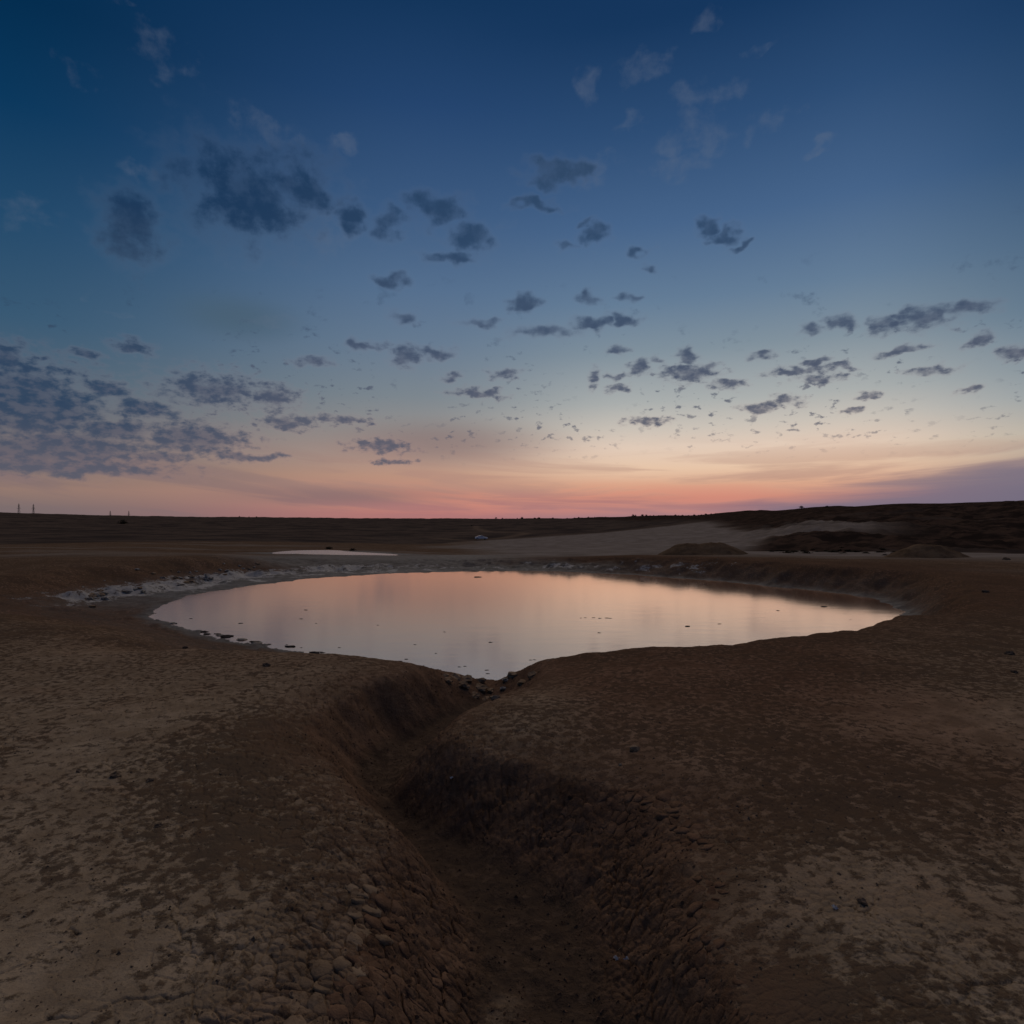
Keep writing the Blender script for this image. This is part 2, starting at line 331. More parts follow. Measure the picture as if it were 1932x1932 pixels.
def terrain(X, Y, fine=True):
    X = np.asarray(X, float); Y = np.asarray(Y, float)
    def on(mask, fn):
        o = np.zeros_like(X)
        if mask.any(): o[mask] = fn(X[mask], Y[mask])
        return o
    R = np.hypot(X, Y)
    z = base_z(X, Y)
    M = {}
    far = sstep(25, 90, R)
    z = z + on(R < 90, lambda x, y: fbm(x * 0.16, y * 0.16, 4, 3)) * 0.10 * (1 - far) * sstep(0, 3, R)
    hillm = sstep(120, 500, R)
    fr = R > 24
    z = z + far * on(fr, lambda x, y: fbm(x * 0.03, y * 0.03, 5, 21)) * (0.35 + 1.4 * sstep(150, 500, R)) + far * on(fr, lambda x, y: fbm(x * 0.15, y * 0.15, 4, 24)) * 0.15
    # broken dark bank on the right-hand hill
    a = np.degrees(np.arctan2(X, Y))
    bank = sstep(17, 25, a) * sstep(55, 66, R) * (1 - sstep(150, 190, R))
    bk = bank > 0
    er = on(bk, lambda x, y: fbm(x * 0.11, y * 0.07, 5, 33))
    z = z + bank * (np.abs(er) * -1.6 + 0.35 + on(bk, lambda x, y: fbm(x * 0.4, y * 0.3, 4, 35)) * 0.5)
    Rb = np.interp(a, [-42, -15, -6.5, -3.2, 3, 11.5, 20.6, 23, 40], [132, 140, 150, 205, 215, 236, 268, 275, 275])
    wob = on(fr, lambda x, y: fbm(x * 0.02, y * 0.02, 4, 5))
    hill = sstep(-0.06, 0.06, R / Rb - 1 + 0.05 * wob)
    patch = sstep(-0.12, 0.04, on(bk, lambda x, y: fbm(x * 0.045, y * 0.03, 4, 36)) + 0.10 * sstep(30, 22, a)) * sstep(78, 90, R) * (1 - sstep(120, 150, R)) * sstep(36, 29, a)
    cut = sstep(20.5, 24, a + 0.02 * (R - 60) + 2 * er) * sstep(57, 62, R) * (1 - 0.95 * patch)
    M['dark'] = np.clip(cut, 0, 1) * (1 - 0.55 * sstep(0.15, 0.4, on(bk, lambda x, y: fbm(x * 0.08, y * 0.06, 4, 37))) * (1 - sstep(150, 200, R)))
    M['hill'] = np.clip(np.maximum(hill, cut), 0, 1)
    M['sand'] = np.clip(sstep(-7, 1, a + 5 * on(fr, lambda x, y: fbm(x * .05, y * .02, 3, 8))) * sstep(31, 42, R + 5 * on(fr, lambda x, y: fbm(x * .15, y * .15, 3, 9))), 0, 1) * (1 - 0.95 * M['hill'])
    M['sand'] = np.maximum(M['sand'], 0.5 * sstep(0.1, 0.5, on(fr, lambda x, y: fbm(x * .05, y * .16, 3, 10))) * sstep(24, 30, R) * (1 - M['hill']))
    # the two sheets of water
    s = np.full(X.shape, 60.0); near = (np.abs(X) < 26) & (Y > 2) & (Y < 42)
    s[near] = sdf(X[near], Y[near], POND)
    pn = s < 30
    s = s + on(pn, lambda x, y: fbm(x * 0.7, y * 0.7, 4, 41) * 0.38 + fbm(x * 2.6, y * 2.6, 3, 47) * 0.10)
    M['shore'] = s
    ph = np.arctan2(Y - 19.3, X)
    Wd = np.interp(ph, WPH, WVL) * (1 + 0.25 * on(pn, lambda x, y: fbm(x * 0.35, y * 0.35, 2, 44)))
    t = np.clip(s / Wd, 0, 1)
    left = sstep(math.radians(100), math.radians(135), np.abs(ph)) * (1 - sstep(math.radians(-95), math.radians(-125), -np.abs(ph)) * 0)
    leftw = np.where(ph > 0, sstep(math.radians(95), math.radians(130), ph), sstep(math.radians(160), math.radians(176), -ph))
    prof_a = t * t * (3 - 2 * t)
    prof_b = 0.10 * np.clip(t / 0.40, 0, 1) + 0.14 * sstep(0.36, 0.50, t) + 0.76 * sstep(0.54, 1.0, t)
    pr = prof_a * (1 - leftw) + prof_b * leftw
    zw = WATER + (z - WATER) * pr
    inw = np.clip(-s, 0, 5)
    zp = np.where(s > 0, zw, WATER - 0.02 - np.minimum(0.6, 0.12 * inw))
    zp = np.where(s < 30, zp, z)
    # ragged lumps on the shore
    shore = np.exp(-((s - 0.5) / 0.7) ** 2)
    lump = np.maximum(on(pn, lambda x, y: fbm(x * 2.2, y * 2.2, 5, 51)), 0)
    zp = zp + (shore * (1 - leftw * 0.7) * lump * 0.13) * (s < 30)
    band = np.exp(-((t - 0.46) / 0.16) ** 2) * leftw * (s < 30)
    zp = zp + 1.1 * band * on(pn, lambda x, y: fbm(x * 1.7, y * 1.7, 5, 53)) * 0.22
    bankr = sstep(0.05, 0.4, t) * (1 - sstep(0.7, 1.0, t)) * (s < 30) * (1 - leftw)
    zp = zp + bankr * on(pn, lambda x, y: fbm(x * 1.3, y * 1.3, 5, 57)) * 0.20 * sstep(12, 18, Y)
    z = zp
    M['mud'] = np.where(s < 30, np.clip((1 - sstep(0.3, 0.75, t)) * np.where(ph > 0, 1, .75), 0, 1), 0)
    M['mud'] = np.maximum(M['mud'] * (0.25 + 0.75 * np.maximum(leftw, sstep(math.radians(50), math.radians(80), ph))), np.exp(-(s / 0.45) ** 2))
    flat = sstep(27, 31, Y) * (1 - sstep(38, 44, R)) * (1 - sstep(4, 9, np.abs(X + 7)))
    M['mud'] = np.clip(np.maximum(M['mud'], flat * 0.9), 0, 1)
    M['salt'] = np.clip(band * 1.3 * sstep(-0.7, 0.1, on(pn, lambda x, y: fbm(x * 1.1, y * 1.1, 4, 61))) + 0.8 * sstep(math.radians(15), math.radians(55), ph) * np.exp(-((s - 1.2) / 0.9) ** 2) * sstep(-.1, .3, on(pn, lambda x, y: fbm(x * 1.5, y * 1.5, 4, 62))), 0, 1)
    s2 = np.full(X.shape, 60.0); nr = (X > -30) & (X < 2) & (Y > 34) & (Y < 58)
    s2[nr] = sdf(X[nr], Y[nr], POND2)
    s2 = s2 + on(nr, lambda x, y: fbm(x * 0.5, y * 0.5, 3, 64)) * 0.3
    t2 = sstep(-0.6, 2.2, s2)
    z = np.where(s2 < 20, (WATER - 0.12) * (1 - t2) + z * t2, z)
    M['salt'] = np.maximum(M['salt'], 0.8 * np.exp(-((s2 - 0.5) / 0.5) ** 2) * sstep(44.5, 42, Y))
    M['mud'] = np.maximum(M['mud'], sstep(4.5, 0.5, s2))
    # gully cut from the foreground down to the pond
    g = np.full(X.shape, 9.0); ng = (np.abs(X) < 4) & (Y > -1) & (Y < 12)
    g[ng] = sdf(X[ng], Y[ng], GULLY)
    gw = g + on(ng, lambda x, y: fbm(x * 1.4, y * 1.4, 4, 71)) * 0.16 + on(ng, lambda x, y: fbm(x * 5, y * 5, 3, 72)) * 0.015
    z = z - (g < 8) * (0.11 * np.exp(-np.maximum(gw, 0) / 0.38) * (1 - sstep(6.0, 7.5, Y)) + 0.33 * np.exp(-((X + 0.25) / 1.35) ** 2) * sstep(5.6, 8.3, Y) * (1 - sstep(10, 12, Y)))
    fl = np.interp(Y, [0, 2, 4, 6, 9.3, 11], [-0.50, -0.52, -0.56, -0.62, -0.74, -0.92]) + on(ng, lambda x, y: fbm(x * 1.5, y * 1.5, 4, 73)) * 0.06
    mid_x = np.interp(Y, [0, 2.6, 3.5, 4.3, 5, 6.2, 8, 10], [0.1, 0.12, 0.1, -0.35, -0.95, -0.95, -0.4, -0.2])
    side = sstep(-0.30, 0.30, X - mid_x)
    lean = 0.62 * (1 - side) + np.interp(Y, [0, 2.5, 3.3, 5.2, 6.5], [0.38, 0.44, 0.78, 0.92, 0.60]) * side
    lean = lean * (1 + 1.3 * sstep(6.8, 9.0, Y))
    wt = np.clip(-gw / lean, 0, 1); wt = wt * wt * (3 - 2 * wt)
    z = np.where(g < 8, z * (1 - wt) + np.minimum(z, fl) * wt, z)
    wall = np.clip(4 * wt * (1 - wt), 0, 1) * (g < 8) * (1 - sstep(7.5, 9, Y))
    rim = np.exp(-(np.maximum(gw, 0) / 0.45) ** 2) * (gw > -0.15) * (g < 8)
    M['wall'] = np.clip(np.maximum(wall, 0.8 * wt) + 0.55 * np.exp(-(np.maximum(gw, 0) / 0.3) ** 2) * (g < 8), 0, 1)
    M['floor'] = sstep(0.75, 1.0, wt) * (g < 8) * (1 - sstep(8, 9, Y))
    M['mouth'] = np.exp(-(((X + 0.3) / 0.9) ** 2 + ((Y - 9.0) / 0.75) ** 2))
    M['salt'] = np.maximum(M['salt'], M['mouth'] * 0.75 * sstep(0.0, 0.4, on(pn, lambda x, y: fbm(x * 3, y * 3, 3, 66))))
    if fine:
        c = np.where(R < 14)[0] if X.ndim == 1 else None
        x, y = X[c], Y[c]; q = np.zeros_like(x)
        wx = x + fbm(x * 4, y * 4, 3, 81) * 0.05; wy = y + fbm(x * 4 + 9, y * 4, 3, 82) * 0.05
        rm, wl, fm = rim[c] * np.where(x > 0, 0.35, 1.0), wall[c], M['floor'][c]
        cov = np.clip(-0.05 + 1.0 * fbm(x * 0.8, y * 0.8, 3, 83) + rm * 0.9, 0, 1) * (1 - fm)
        f1, f2, cid = voro(wx / 0.115, wy / 0.115, 84)
        e = (f2 - f1) * 0.115
        q -= np.exp(-(e / 0.008) ** 2) * (0.016 * cov * (0.4 + 0.6 * (cid > 0.3)) + 0.026 * wl * sstep(-0.25, 0.35, fbm(x * 4, y * 4, 3, 85)))
        dome = np.clip(1 - (f1 / 0.62) ** 2, 0, 1)
        q += dome * (0.010 * wl + 0.004 * rm) + (cid - 0.5) * (0.006 * wl + 0.003 * rm)
        f1b, f2b, cb = voro(wx / 0.052, wy / 0.052, 87)
        e = (f2b - f1b) * 0.052
        cov2 = np.clip(0.9 * fbm(x * 1.1 + 5, y * 1.1, 3, 88) + rm * 0.9 + wl, 0, 1)
        q -= np.exp(-(e / 0.006) ** 2) * (0.009 * cov2 + 0.012 * wl * sstep(-0.3, 0.3, fbm(x * 5, y * 5, 3, 86))) * (1 - sstep(5, 8, R[c]))
        q += np.clip(1 - (f1b / 0.6) ** 2, 0, 1) * (0.002 + 0.003 * wl) * cov2
        # long wandering splits
        f1c, f2c, cc = voro(wx / 0.55 + fbm(x * 6, y * 6, 4, 90) * .16, wy / 0.55 + fbm(x * 6 + 4, y * 6, 4, 89) * .16, 91)
        q -= np.exp(-((f2c - f1c) * 0.55 / 0.007) ** 2) * 0.013 * (1 - fm) * sstep(-.2, .2, fbm(x * 1.3, y * 1.3, 2, 92))
        q += fbm(x * 9, y * 9, 4, 93) * (0.005 + 0.005 * wl + 0.018 * fm)
        q += np.maximum(fbm(x * 7, y * 7, 4, 94, 0.6), 0) * 0.007 * (1 - fm)
        q *= 1 - sstep(9, 14, R[c])
        z[c] += q
    return z, M

# ---------------------------------------------------------------- ground sheet
AZ_IN = np.radians(np.linspace(-50, 50, 1080))
AZ_L = np.radians(np.linspace(-180, -50, 90)[:-1]); AZ_R = np.radians(np.linspace(50, 180, 90)[1:])
AZS = np.concatenate([AZ_L, AZ_IN, AZ_R])
rs = [0.35]
while rs[-1] < 1.6: rs.append(rs[-1] + 0.06)
while rs[-1] < 40: rs.append(rs[-1] + min(rs[-1] ** 2 * 0.95 / (1024 * F * 1.9), 0.11))
while rs[-1] < 320: rs.append(rs[-1] * 1.012)
while rs[-1] < 9000: rs.append(rs[-1] * 1.035)
RS = np.array(rs)
nr_, na_ = len(RS), len(AZS)
print('ground grid', nr_, na_, nr_ * na_)
GX = (RS[:, None] * np.sin(AZS)[None, :]).ravel(); GY = (RS[:, None] * np.cos(AZS)[None, :]).ravel()
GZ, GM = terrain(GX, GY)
def add_mesh(name, verts, faces, mat=None, smooth=True):
    me = bpy.data.meshes.new(name)
    verts = np.asarray(verts, np.float32); faces = np.asarray(faces, np.int32)
    me.vertices.add(len(verts)); me.vertices.foreach_set('co', verts.ravel())
    k = faces.shape[1]
    me.loops.add(faces.size); me.loops.foreach_set('vertex_index', faces.ravel())
    me.polygons.add(len(faces)); me.polygons.foreach_set('loop_start', np.arange(0, faces.size, k, dtype=np.int32))
    me.polygons.foreach_set('use_smooth', np.full(len(faces), smooth))
    me.update(calc_edges=True); me.validate()
    if mat: me.materials.append(mat)
    return me
def link(name, me, parent=None, **props):
    o = bpy.data.objects.new(name, me); COL.objects.link(o)
    if parent: o.parent = parent
    for k, v in props.items(): o[k] = v
    return o

# ---------------------------------------------------------------- materials
def new_mat(name):
    m = bpy.data.materials.new(name); m.use_nodes = True
    N = NT(m.node_tree); N.n.clear()
    b = N.new('ShaderNodeBsdfPrincipled'); o = N.new('ShaderNodeOutputMaterial')
    N.l.new(b.outputs[0], o.inputs[0])
    b.inputs['Specular IOR Level'].default_value = 0.0
    return m, N, b
def soil_nodes(N, b, pos, attrs=True):
    """dried clay: pale skin broken by dark crusty flakes, grit and stains"""
    big = N.noise(pos, 0.7, 4, 0.6, 0.2)
    mid = N.noise(pos, 3.4, 5, 0.64, 0.2)
    flake = N.noise(pos, 15.0, 7, 0.70)
    grit = N.noise(pos, 85.0, 4, 0.6)
    pale = N.mix(N.ss(mid, 0.32, 0.68), (0.196, 0.148, 0.098, 1), (0.300, 0.236, 0.162, 1))
    pale = N.mix(N.math('MULTIPLY', N.ss(N.noise(pos, 1.7, 4, 0.6), 0.5, 0.7), 0.5), pale, (0.200, 0.130, 0.080, 1))
    if attrs:
        pale = N.mix(N.attr('rust'), pale, N.mix(N.ss(mid, 0.35, 0.65), (0.112, 0.064, 0.041, 1), (0.200, 0.120, 0.078, 1)))
    dark = N.mix(N.ss(mid, 0.4, 0.65), (0.080, 0.051, 0.032, 1), (0.048, 0.033, 0.023, 1))
    cover = N.math('ADD', N.math('MULTIPLY', N.math('SUBTRACT', big, 0.5), 1.0), N.math('MULTIPLY', N.math('SUBTRACT', mid, 0.5), 1.2))
    if attrs:
        cover = N.math('ADD', cover, N.attr('crust'))
    val = N.math('ADD', N.math('MULTIPLY', N.math('SUBTRACT', flake, 0.5), 3.1), cover)
    fl = N.ss(val, 0.0, 0.44)
    col = N.mix(N.math('MULTIPLY', fl, 0.82), pale, dark)
    col = N.mix(N.ss(grit, 0.54, 0.72), col, N.mix(0.45, col, (0.06, 0.045, 0.035, 1)))
    return col, fl, flake, grit, mid
def finish(N, b, col, h, dist, rough=0.92):
    N.put(b.inputs['Base Color'], col); N.put(b.inputs['Roughness'], rough)
    bp = N.new('ShaderNodeBump'); bp.inputs['Distance'].default_value = dist; bp.inputs['Strength'].default_value = 0.9
    N.put(bp.inputs['Height'], h); N.l.new(bp.outputs[0], b.inputs['Normal'])

MAT_GROUND, N, b = new_mat('cracked_clay_ground')
pos = N.new('ShaderNodeNewGeometry').outputs['Position']
col, fl, flake, grit, mid = soil_nodes(N, b, pos)
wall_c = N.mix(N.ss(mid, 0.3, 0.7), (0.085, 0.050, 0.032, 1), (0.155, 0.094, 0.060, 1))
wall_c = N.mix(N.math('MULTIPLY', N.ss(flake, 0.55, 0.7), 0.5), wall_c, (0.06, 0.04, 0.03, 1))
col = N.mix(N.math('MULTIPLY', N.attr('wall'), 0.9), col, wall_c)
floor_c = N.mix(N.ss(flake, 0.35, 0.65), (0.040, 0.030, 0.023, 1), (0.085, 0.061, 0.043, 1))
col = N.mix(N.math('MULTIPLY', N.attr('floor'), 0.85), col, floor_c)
# farther country
fn = N.noise(pos, 0.05, 5, 0.62); fm_ = N.noise(pos, 0.35, 5, 0.65)
sand_c = N.mix(N.ss(fm_, 0.35, 0.65), (0.150, 0.127, 0.108, 1), (0.215, 0.185, 0.160, 1))
col = N.mix(N.attr('sand'), col, sand_c)
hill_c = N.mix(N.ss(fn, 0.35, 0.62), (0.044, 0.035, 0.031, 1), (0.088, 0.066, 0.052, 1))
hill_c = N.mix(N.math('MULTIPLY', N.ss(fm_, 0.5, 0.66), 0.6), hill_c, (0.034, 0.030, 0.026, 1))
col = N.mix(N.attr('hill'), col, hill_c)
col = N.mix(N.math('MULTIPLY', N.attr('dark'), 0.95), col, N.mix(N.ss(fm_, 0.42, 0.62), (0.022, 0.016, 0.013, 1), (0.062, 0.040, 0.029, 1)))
col = N.mix(N.attr('track'), col, (0.16, 0.115, 0.08, 1))
col = N.mix(N.math('MULTIPLY', N.attr('rut'), 0.6), col, (0.06, 0.048, 0.04, 1))
mud_c = N.mix(N.ss(mid, 0.35, 0.65), (0.058, 0.055, 0.051, 1), (0.118, 0.112, 0.103, 1))
col = N.mix(N.math('MULTIPLY', N.attr('mud'), 0.92), col, mud_c)
salt_n = N.ss(N.math('ADD', N.math('ADD', N.math('MULTIPLY', N.math('SUBTRACT', flake, 0.5), 2.0), N.math('MULTIPLY', N.math('SUBTRACT', mid, 0.5), 2.6)), N.math('SUBTRACT', N.attr('salt'), 0.62)), -0.15, 0.35)
col = N.mix(N.math('MULTIPLY', salt_n, N.ss(N.attr('salt'), 0.05, 0.3)), col, (0.29, 0.28, 0.262, 1))
h = N.math('ADD', N.math('MULTIPLY', flake, N.mr(N.attr('wall'), 0, 1, 0.22, 0.4)), N.math('MULTIPLY', grit, 0.14))
h = N.math('ADD', h, N.math('MULTIPLY', fl, 0.10))
rough = N.mr(N.attr('mud'), 0, 1, 0.93, 0.7)
N.put(b.inputs['Specular IOR Level'], N.math('MULTIPLY', N.attr('mud'), 0.10))
finish(N, b, col, h, 0.035, rough)

# ---------------------------------------------------------------- ground object
idx = np.arange(nr_ * na_).reshape(nr_, na_)
fa = np.stack([idx[:-1, :-1], idx[:-1, 1:], idx[1:, 1:], idx[1:, :-1]], -1).reshape(-1, 4)[:, ::-1]
hub = len(GX)
V = np.stack([GX, GY, GZ], -1)
me = add_mesh('ground', V, fa, MAT_GROUND)
def gauss(cx, cy, sx, sy): return np.exp(-((GX - cx) / sx) ** 2 - ((GY - cy) / sy) ** 2)
GR = np.hypot(GX, GY)
crust = 0.15 + 0.22 * sstep(6.5, 11, GR) + 0.03 * (GX > 0) * sstep(0.2, 1.2, GX)
crust += 0.44 * gauss(-1.9, 4.6, 0.55, 0.9) + 0.26 * gauss(-1.35, 3.2, 0.5, 0.5) + 0.42 * gauss(1.15, 2.2, 0.5, 0.35) + 0.18 * gauss(1.6, 3.5, 0.55, 0.35) + 0.14 * gauss(0.9, 5.0, 1.0, 0.7) + 0.16 * gauss(2.4, 3.9, 0.7, 0.4) + 0.35 * gauss(-3.8, 3.6, 0.3, 1.0)
crust -= 0.24 * gauss(-2.0, 2.3, 0.9, 0.5) + 0.20 * gauss(-3.0, 5.0, 1.0, 1.2) + 0.36 * gauss(1.65, 2.75, 0.5, 0.28) + 0.25 * gauss(4.0, 5.2, 0.9, 1.0) + 0.2 * gauss(-5.5, 8.0, 2.0, 1.5)
GM['crust'] = crust
GM['rust'] = np.clip(0.95 * np.exp(-(np.maximum(GM['shore'], 0) / 3.8) ** 2) + 0.62 * sstep(0.0, 1.0, GX) * sstep(5.5, 3.0, GX) * sstep(2.4, 4.0, GY) + 0.6 * sstep(12, 20, GR) * (1 - GM['sand']), 0, 0.97)
pale_spot = 0.7 * sstep(0.15, 0.95, np.exp(-((GX + 0.03 + 0.15 * (GY - 2.7)) / 0.15) ** 2 - ((GY - 2.72) / 0.20) ** 2) + 0.55 * fbm(GX * 11, GY * 11, 4, 150) * (GR < 3.6))
GM['floor'] = GM['floor'] * (1 - 0.9 * pale_spot); GM['wall'] = GM['wall'] * (1 - 0.9 * pale_spot); GM['crust'] = GM['crust'] - 0.25 * pale_spot
# vehicle ruts: a loop round the parked car and a forked track up the sandy slope
def path_mask(pts, w):
    d = np.full(GX.shape, 1e9); sel = (GR > 40) & (GR < 500)
    x, y = GX[sel], GY[sel]; dd = np.full(x.shape, 1e9)
    for (ax, ay), (bx, by) in zip(pts[:-1], pts[1:]):
        ex, ey = bx - ax, by - ay
        t = np.clip(((x - ax) * ex + (y - ay) * ey) / (ex * ex + ey * ey), 0, 1)
        dd = np.minimum(dd, np.hypot(x - ax - t * ex, y - ay - t * ey))
    d[sel] = dd
    return np.exp(-(d / w) ** 2)
loop = [(-14 + 19 * math.cos(t), 262 + 50 * math.sin(t)) for t in np.linspace(-2.4, 2.6, 26)]
GM['track'] = 0.55 * np.maximum(path_mask(loop, 3.0), path_mask([(-12, 310), (-22, 380), (-28, 470)], 3.0))
GM['rut'] = np.maximum(path_mask([(62, 150), (50, 120), (46, 104), (50, 92), (58, 84)], 1.0), path_mask([(66, 148), (54, 118), (50, 104), (54, 93), (61, 86)], 1.0))
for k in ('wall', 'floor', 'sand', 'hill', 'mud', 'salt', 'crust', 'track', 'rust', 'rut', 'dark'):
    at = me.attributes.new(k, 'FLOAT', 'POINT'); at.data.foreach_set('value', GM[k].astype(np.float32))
ground = link('ground', me, kind='structure')

def hz(x, y):
    z, _ = terrain(np.array([x], float), np.array([y], float)); return float(z[0])

# ---------------------------------------------------------------- water
MAT_WATER = bpy.data.materials.new('still_pond_water'); MAT_WATER.use_nodes = True
N = NT(MAT_WATER.node_tree); N.n.clear()
pos = N.new('ShaderNodeNewGeometry').outputs['Position']
rip = N.math('ADD', N.noise(N.vec('MULTIPLY', pos, (1.0, 2.4, 1)), 1.1, 4, 0.6, 0.3), N.math('MULTIPLY', N.noise(N.vec('MULTIPLY', pos, (1, 2.0, 1)), 9.0, 3, 0.5), 0.12))
bp = N.new('ShaderNodeBump'); bp.inputs['Distance'].default_value = 0.0022; bp.inputs['Strength'].default_value = 1.0
N.put(bp.inputs['Height'], rip)
gl = N.new('ShaderNodeBsdfGlossy'); gl.inputs['Color'].default_value = (1.0, 0.745, 0.62, 1); gl.inputs['Roughness'].default_value = 0.11; N.l.new(bp.outputs[0], gl.inputs['Normal'])
df = N.new('ShaderNodeBsdfDiffuse'); df.inputs['Color'].default_value = (0.60, 0.33, 0.16, 1)
mx = N.new('ShaderNodeMixShader'); mx.inputs[0].default_value = 0.96; N.l.new(df.outputs[0], mx.inputs[1]); N.l.new(gl.outputs[0], mx.inputs[2])
ou = N.new('ShaderNodeOutputMaterial'); N.l.new(mx.outputs[0], ou.inputs[0])
def water_sheet(name, poly, z, grow):
    cx = sum(p[0] for p in poly) / len(poly); cy = sum(p[1] for p in poly) / len(poly)
    bm = bmesh.new()
    vs = []
    for x, y in poly:
        d = math.hypot(x - cx, y - cy); k = (d + grow) / d
        vs.append(bm.verts.new((cx + (x - cx) * k, cy + (y - cy) * k, z)))
    bm.faces.new(vs)
    m = bpy.data.meshes.new(name); bm.to_mesh(m); bm.free(); m.materials.append(MAT_WATER)
    return link(name, m, kind='structure')
water_sheet('pond_water', POND, WATER, 0.9)
MAT_POOL = MAT_WATER.copy(); MAT_POOL.name = 'dull_pool_water'
for nd in MAT_POOL.node_tree.nodes:
    if nd.type == 'BSDF_GLOSSY': nd.inputs['Color'].default_value = (0.55, 0.54, 0.55, 1); nd.inputs['Roughness'].default_value = 0.22
water_sheet('far_pool_water', POND2, WATER + 0.02, 0.6).data.materials[0] = MAT_POOL

# ---------------------------------------------------------------- scattered things
def mat_soil(name, lo, hi, scale=9.0, rough=0.95, dist=0.03):
    m, N, b = new_mat(name)
    p = N.new('ShaderNodeNewGeometry').outputs['Position']
    n1 = N.noise(p, scale, 6, 0.68); n2 = N.noise(p, scale * 9, 3, 0.6)
    c = N.mix(N.ss(n1, 0.34, 0.66), lo + (1,), hi + (1,))
    finish(N, b, c, N.math('ADD', N.math('MULTIPLY', n1, 0.5), N.math('MULTIPLY', n2, 0.18)), dist, rough)
    return m
M_CLOD, N, b = new_mat('dry_clod')
pos = N.new('ShaderNodeNewGeometry').outputs['Position']
col, fl, flake, grit, mid = soil_nodes(N, b, pos, False)
col = N.mix(0.45, col, N.mix(N.ss(mid, 0.35, 0.65), (0.120, 0.076, 0.047, 1), (0.225, 0.150, 0.095, 1)))
finish(N, b, col, N.math('ADD', N.math('MULTIPLY', flake, 0.4), N.math('MULTIPLY', grit, 0.16)), 0.03)
M_RED = mat_soil('red_clod', (0.085, 0.050, 0.032), (0.160, 0.098, 0.062), 9.0)
M_DARK = mat_soil('dark_stone', (0.075, 0.056, 0.042), (0.150, 0.112, 0.080), 14.0)
M_PALE = mat_soil('pale_stone', (0.200, 0.170, 0.130), (0.330, 0.290, 0.230), 14.0)
M_MUD = mat_soil('wet_mud', (0.030, 0.026, 0.024), (0.070, 0.060, 0.052), 12.0, 0.6)
M_SALT = mat_soil('salt_crust', (0.130, 0.110, 0.090), (0.330, 0.310, 0.280), 8.0)
M_MOUND = mat_soil('heaped_earth', (0.080, 0.054, 0.034), (0.135, 0.094, 0.060), 1.3, 0.95, 0.12)
M_LEAF = mat_soil('dusky_leaf', (0.030, 0.026, 0.018), (0.058, 0.048, 0.032), 3.0)
M_STEEL = mat_soil('weathered_steel', (0.05, 0.05, 0.055), (0.075, 0.075, 0.08), 3.0, 0.7)
M_STALK = mat_soil('dry_stalk', (0.22, 0.17, 0.10), (0.32, 0.26, 0.16), 20.0)
def plain(name, c, rough=0.5, metal=0.0):
    m, N, b = new_mat(name)
    p = N.new('ShaderNodeNewGeometry').outputs['Position']
    N.put(b.inputs['Base Color'], N.mix(N.math('MULTIPLY', N.noise(p, 4.0, 4, 0.6), 0.35), c + (1,), tuple(x * 0.6 for x in c) + (1,)))
    b.inputs['Roughness'].default_value = rough; b.inputs['Metallic'].default_value = metal; b.inputs['Specular IOR Level'].default_value = 0.5
    return m
M_PAINT = plain('pale_blue_paint', (0.70, 0.72, 0.74), 0.35)
M_GLASS = plain('dark_car_glass', (0.03, 0.035, 0.04), 0.1)
M_TYRE = plain('black_rubber', (0.02, 0.02, 0.02), 0.8)
M_RIM = plain('alloy_rim', (0.4, 0.4, 0.42), 0.35, 0.8)
M_LAMP = plain('lamp_glass', (0.6, 0.6, 0.6), 0.2)
M_PLASTIC = plain('white_plastic', (0.70, 0.72, 0.76), 0.5)

def zt(xs, ys, fine=True):
    z, _ = terrain(np.atleast_1d(np.asarray(xs, float)), np.atleast_1d(np.asarray(ys, float)), fine); return z
def on_ground(px, py):
    """where the sight line through a picture point first meets the land"""
    u, v = (px - 966) / 1151.0, (EYE - py) / 1151.0
    d = np.exp(np.linspace(math.log(1.6), math.log(600), 1300))
    z = zt(d * u, d, False)
    hit = np.where(HC + d * v <= z)[0]
    k = hit[0] if len(hit) else len(d) - 1
    return float(d[k] * u), float(d[k])
def on_water(px, py):
    d = (HC - WATER) * 1151.0 / (py - EYE)
    return (px - 966) / 1151.0 * d, d
def lump_mesh(name, mat, seed, flat=0.7, sub=2, amp=0.35):
    bm = bmesh.new(); bmesh.ops.create_icosphere(bm, subdivisions=sub, radius=1.0)
    r = np.random.default_rng(seed); off = r.random(3) * 50
    co = np.array([v.co[:] for v in bm.verts])
    n = fbm(co[:, 0] * 1.1 + off[0] + co[:, 2] * 0.7, co[:, 1] * 1.1 + off[1] - co[:, 2] * 0.9, 4, seed)
    for v, k in zip(bm.verts, n):
        f = 1 + amp * k + 0.17 * r.normal()
        v.co = Vector((v.co.x * f, v.co.y * f * 0.85, max(v.co.z, -0.6) * f * flat))
    m = bpy.data.meshes.new(name); bm.to_mesh(m); bm.free(); m.materials.append(mat)
    m.polygons.foreach_set('use_smooth', np.zeros(len(m.polygons), bool))
    return m
LUMPS = {}
def lump(name, mat, x, y, size, props, sink=0.25, flat=0.7, z=None, stretch=1.0, kind=None):
    key = (mat.name, int(rng.integers(0, 5)), round(flat, 2))
    if key not in LUMPS: LUMPS[key] = lump_mesh('lump', mat, 100 + len(LUMPS) * 7, flat, 2, 0.6)
    if z is None: z = float(zt(x, y)[0])
    o = link(name, LUMPS[key], **props)
    o.location = (x, y, z + size * flat * (0.6 - sink))
    o.scale = (size * stretch, size, size); o.rotation_euler = (0, 0, float(rng.uniform(0, 6.28)) if stretch == 1 else float(rng.uniform(-0.3, 0.3)))
    return o

